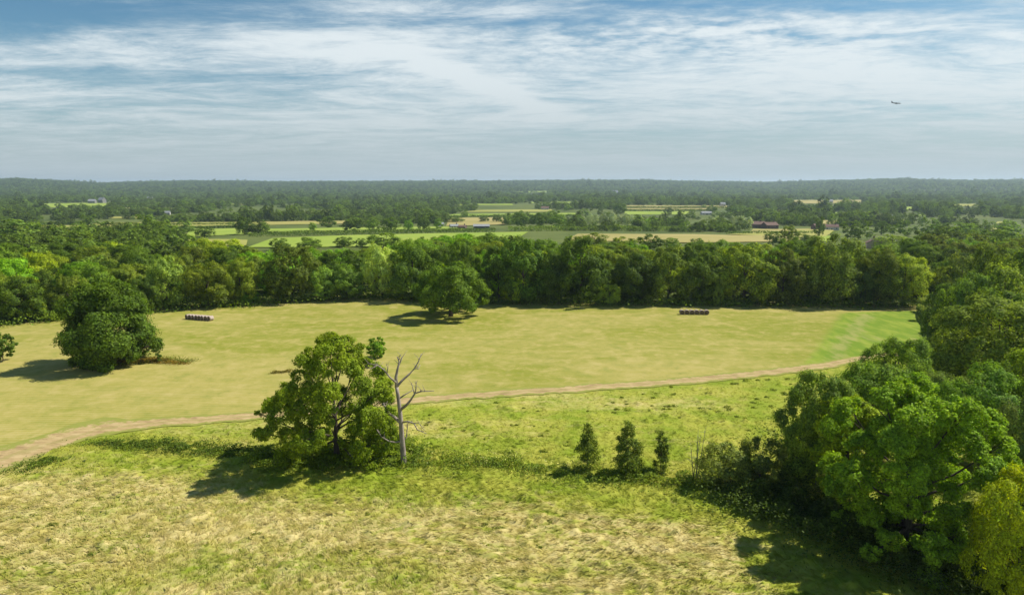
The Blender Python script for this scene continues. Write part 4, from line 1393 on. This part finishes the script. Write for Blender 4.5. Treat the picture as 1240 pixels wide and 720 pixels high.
house(583, 276.5, 19, 5, .05, DOORM, SLATE, 'long grey roofed barn beside the tan field', 11, 'barn', False, 'barn')
house(550, 276, 10, 4.5, .3, RENDER, SLATE, 'small pale house left of the barn', 8)
house(560, 276.5, 9, 3.5, -.2, BRICK, TILE, 'small brown roofed cottage between pale house and barn', 7)
house(533, 274, 7, 5.5, .6, RENDER, SLATE, 'white gabled house among trees left of the barn', 7)
house(914, 276, 22, 8, -.1, BRICK, TILE, 'long red brick building behind the silvery willows', 12)
house(932, 277, 16, 8, .25, BRICK, TILE, 'second red brick building right of the long one', 11)
house(905, 268, 14, 4, -.1, RENDER, SLATE, 'pale roofed shed above the red brick building', 10, 'barn', False, 'barn')
house(991, 278, 14, 7, .2, BRICK, TILE, 'brown roofed house left of the terrace on the plain', 9)
house(1006, 278.5, 16, 7, -.2, RENDER, TILE, 'red roofed house right of the brown roofed house', 9)
house(1058, 300, 13, 11, 1.25, PINK, TILE, 'pink gabled house showing above the tree line', 9)
house(1076, 264, 10, 4, .1, RENDER, SLATE, 'white house on the right plain', 9)
house(855, 260, 12, 4, 0, RENDER, SLATE, 'pale shed behind the second willow clump', 12, 'barn', False, 'barn')
house(660, 254, 9, 4, 0, RENDER, TILE, 'pale farmhouse in the far yellow strip', 10)
house(112, 246.2, 8, 5, .1, STONE, SLATE, 'grey farmhouse at the top of the bright hillside field', 14)
house(124, 246, 7, 7, -.3, STONE, SLATE, 'tall roofed grey house right of the grey farmhouse', 14)
for px, py, lb in [(203, 260, 'white house among the woods left of the tall dark pasture tree'), (182, 243, 'pale house on the plain below the left hills'), (1042, 229, 'white speck of a house on the far right hills'),
                   (745, 235, 'pale glasshouse roofs in the far woods'), (1005, 246, 'pale house beyond the far straw field'), (875, 249.5, 'white house behind the upper tan field')]:
    house(px, py, 6, 4.5, .2, RENDER, SLATE, lb, None, nwin=2, chimney=False)

# ------------------------------------------------------------------ airliner
def airliner():
    az = math.atan((1085 - 620) / F)
    v = (125 - 360) / F
    D = 2700.0
    u = (1085 - 620) / F
    k = D
    p = Vector((u * k, (CP - v * SP) * k, CAM_H - (SP + v * CP) * k))
    grey, t = newmat('airframe'); diffuse(t, (.22, .23, .25), .4)
    dark, t = newmat('airframe_dark'); diffuse(t, (.07, .08, .10), .4)
    r = empty('airliner', p, R_(-8)); r.rotation_euler = (R_(4), R_(4), R_(-10))
    prop(r, 'small dark airliner flying in the cloudy sky, right of centre', 'airliner')
    mb = MB()
    xs = [-18, -16, -11, -5, 5, 12, 15.5, 17.3, 18.2]; rr = [.25, .9, 1.7, 2.0, 2.0, 2.0, 1.6, .9, .15]; zz = [1.0, .8, .35, 0, 0, 0, -.1, -.3, -.4]
    mb.tube([(x, 0, z) for x, z in zip(xs, zz)], rr, 14); mb.build('fuselage', grey, r, smooth=True)
    def panel(name, pts, th, parent=r, m=dark):
        mb = MB(); n = len(pts)
        nz = (Vector(pts[1]) - Vector(pts[0])).cross(Vector(pts[2]) - Vector(pts[0])).normalized() * th / 2
        mb.add([Vector(q) + nz for q in pts] + [Vector(q) - nz for q in pts],
               [tuple(range(n)), tuple(reversed(range(n, 2 * n)))] + [(i, i + n, (i + 1) % n + n, (i + 1) % n) for i in range(n)])
        return mb.build(name, m, parent)
    for s in (-1, 1):
        panel('wing', [(4.5, s * 1.4, -1), (-2.5, s * 1.4, -1), (-4.6, s * 17, 1.2), (-2.9, s * 17, 1.2)], .5)
        panel('tailplane', [(-13, s * .8, 1), (-16.3, s * .8, 1), (-17.2, s * 6, 1.6), (-15.6, s * 6, 1.6)], .3)
        mb = MB(); mb.tube([(4.2, s * 5.8, -2.2), (3, s * 5.8, -2.2), (0, s * 5.8, -2.1)], [1.0, 1.1, .7], 12); mb.build('engine', dark, r, smooth=True)
    panel('tail_fin', [(-11.5, 0, 1.6), (-16.5, 0, 1.4), (-18.4, 0, 7.4), (-16, 0, 7.4)], .4)
airliner()

# ------------------------------------------------------------------ haze
hm, t = newmat('haze')
pv = t.new('ShaderNodeVolumePrincipled')
pv.inputs['Color'].default_value = (.68, .85, 1.0, 1)
pv.inputs['Density'].default_value = 7.0e-5
pv.inputs['Density Attribute'].default_value = ''
pv.inputs['Anisotropy'].default_value = .25
t.l.new(pv.outputs[0], t.out.inputs['Volume'])
mb = MB(); mb.box((0, 0, 55), (30000, 30000, 160))
hz_o = mb.build('haze', hm); prop(hz_o, 'pale blue summer haze over the plain', 'haze', kind='stuff')

# ------------------------------------------------------------------ light, sky
SUN_EL = R_(49); SUN_AZ = math.atan2(.93, .36)      # from +Y towards +X
sd = Vector((math.sin(SUN_AZ) * math.cos(SUN_EL), math.cos(SUN_AZ) * math.cos(SUN_EL), math.sin(SUN_EL)))
sl = bpy.data.lights.new('sun', 'SUN'); sl.energy = 5.0; sl.angle = R_(.55); sl.color = (1, .945, .84)
so = link('sun', sl, None, (0, 0, 200)); so.rotation_euler = sd.to_track_quat('Z', 'Y').to_euler()

W = bpy.data.worlds.new('World'); S.world = W; W.use_nodes = True
W.node_tree.nodes.clear(); t = NT(W.node_tree)
wo = t.new('ShaderNodeOutputWorld')
sky = t.new('ShaderNodeTexSky', sky_type='NISHITA', sun_disc=False)
sky.sun_elevation = SUN_EL; sky.sun_rotation = SUN_AZ; sky.altitude = 60; sky.air_density = 1.0; sky.dust_density = .6; sky.ozone_density = 2.5
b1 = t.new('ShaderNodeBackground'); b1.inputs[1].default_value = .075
t.l.new(t.mix(1.0, sky.outputs[0], (.60, .88, .92), 'MULTIPLY'), b1.inputs[0])
dirv = t.new('ShaderNodeTexCoord').outputs['Generated']
sx = t.new('ShaderNodeSeparateXYZ'); t.l.new(dirv, sx.inputs[0])
X, Y, Z = sx.outputs
ay = t.math('MAXIMUM', t.math('ABSOLUTE', Y), .05)
u_ = t.math('DIVIDE', X, ay); v_ = t.math('DIVIDE', Z, ay)
zz = t.math('ADD', t.math('MAXIMUM', Z, 0.0), .055)
cx = t.new('ShaderNodeCombineXYZ'); t.l.new(t.math('DIVIDE', X, zz), cx.inputs[0]); t.l.new(t.math('DIVIDE', Y, zz), cx.inputs[1])
pl = cx.outputs[0]
# thin streaky cirrus at a few scales
warp = t.new('ShaderNodeVectorMath', operation='MULTIPLY_ADD')
t.l.new(t.noise(pl, .35, 3, .5, 0, 1), warp.inputs[0]); warp.inputs[1].default_value = (1.6, 1.6, 0); t.l.new(pl, warp.inputs[2])
n1 = t.noise(t.mapping(warp.outputs[0], (.26, .46, 1), (0, 0, R_(-25))), 1.0, 10, .66, .3)
n2 = t.noise(t.mapping(warp.outputs[0], (1.5, 2.6, 1), (0, 0, R_(18)), (3, 1, 0)), 1.0, 10, .74, .3)
n3 = t.noise(t.mapping(pl, (6, 6, 1), (0, 0, R_(30))), 1.0, 3, .6)


def blob(u0, v0, su, sv, rot=0.0):
    du, dv = t.math('SUBTRACT', u_, u0), t.math('SUBTRACT', v_, v0)
    cr, sr = math.cos(rot), math.sin(rot)
    a = t.math('POWER', t.math('DIVIDE', t.math('ADD', t.math('MULTIPLY', du, cr), t.math('MULTIPLY', dv, sr)), su), 2)
    b = t.math('POWER', t.math('DIVIDE', t.math('SUBTRACT', t.math('MULTIPLY', dv, cr), t.math('MULTIPLY', du, sr)), sv), 2)
    return t.math('EXPONENT', t.math('MULTIPLY', t.math('ADD', a, b), -1.0))


def U(px): return (px - 620) / F


def Vv(py):
    v = (py - 360) / F
    return -(SP + v * CP) / (CP - v * SP)


cov = t.math('ADD', t.math('MULTIPLY', n1, .72), t.math('MULTIPLY', n2, .66))
for (px, py, wx, wy, amt) in [(150, 5, 260, 26, -.22), (0, 20, 120, 30, -.12), (430, 52, 130, 22, .09), (1040, 100, 260, 34, .14), (560, 95, 90, 22, .03), (900, 40, 200, 26, .06),
                              (700, 4, 200, 9, -.10), (1020, 6, 240, 10, -.12), (690, 92, 120, 14, -.10), (1180, 82, 90, 12, -.06), (150, 92, 260, 12, -.08), (200, 60, 240, 16, .06), (560, 8, 150, 12, .14)]:
    cov = t.math('ADD', cov, t.math('MULTIPLY', blob(U(px), Vv(py), wx / F, abs(wy / F)), amt))
cov = t.math('ADD', cov, t.math('MULTIPLY', blob(U(580), Vv(100), 105 / F, 11 / F, R_(-20)), .20))
rip = t.math('ADD', .10, t.math('MULTIPLY', blob(U(860), Vv(42), 260 / F, 30 / F), .55))
cov = t.math('ADD', cov, t.math('MULTIPLY', t.math('SUBTRACT', n3, .5), rip))
cl = t.math('MULTIPLY', t.rng(cov, .40, .85), t.rng(Z, .52, .27))  # clouds cleared overhead, out of view, so less sky light fills the shadows
veil = t.math('EXPONENT', t.math('MULTIPLY', t.math('POWER', t.math('DIVIDE', t.math('MAXIMUM', v_, 0.0), .115), 2), -1.0))
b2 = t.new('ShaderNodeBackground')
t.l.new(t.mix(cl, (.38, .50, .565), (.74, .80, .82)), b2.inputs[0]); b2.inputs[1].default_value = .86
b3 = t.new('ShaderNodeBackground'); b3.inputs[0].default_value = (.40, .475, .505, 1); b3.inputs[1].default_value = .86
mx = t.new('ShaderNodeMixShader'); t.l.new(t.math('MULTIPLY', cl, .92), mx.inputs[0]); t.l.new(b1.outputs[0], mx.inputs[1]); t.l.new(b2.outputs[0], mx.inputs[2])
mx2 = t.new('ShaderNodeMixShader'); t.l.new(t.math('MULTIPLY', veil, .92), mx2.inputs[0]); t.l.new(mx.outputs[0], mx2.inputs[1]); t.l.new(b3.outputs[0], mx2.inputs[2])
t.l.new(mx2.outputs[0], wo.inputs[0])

# ------------------------------------------------------------------ camera and render settings
cam = bpy.data.cameras.new('camera'); cam.lens = 24; cam.sensor_width = 36; cam.clip_start = .5; cam.clip_end = 40000
co = link('camera', cam, None, (0, 0, CAM_H)); co.rotation_euler = (math.pi / 2 - PITCH, 0, 0)
S.camera = co
S.view_settings.view_transform = 'Standard'; S.view_settings.look = 'None'
S.view_settings.exposure = 0.4; S.view_settings.gamma = 1
S.view_settings.use_curve_mapping = False
S.render.engine = 'CYCLES'
c = S.cycles
c.max_bounces = 4; c.diffuse_bounces = 2; c.glossy_bounces = 1; c.transmission_bounces = 3; c.volume_bounces = 0; c.transparent_max_bounces = 8
c.use_denoising = True
c.sample_clamp_indirect = 4
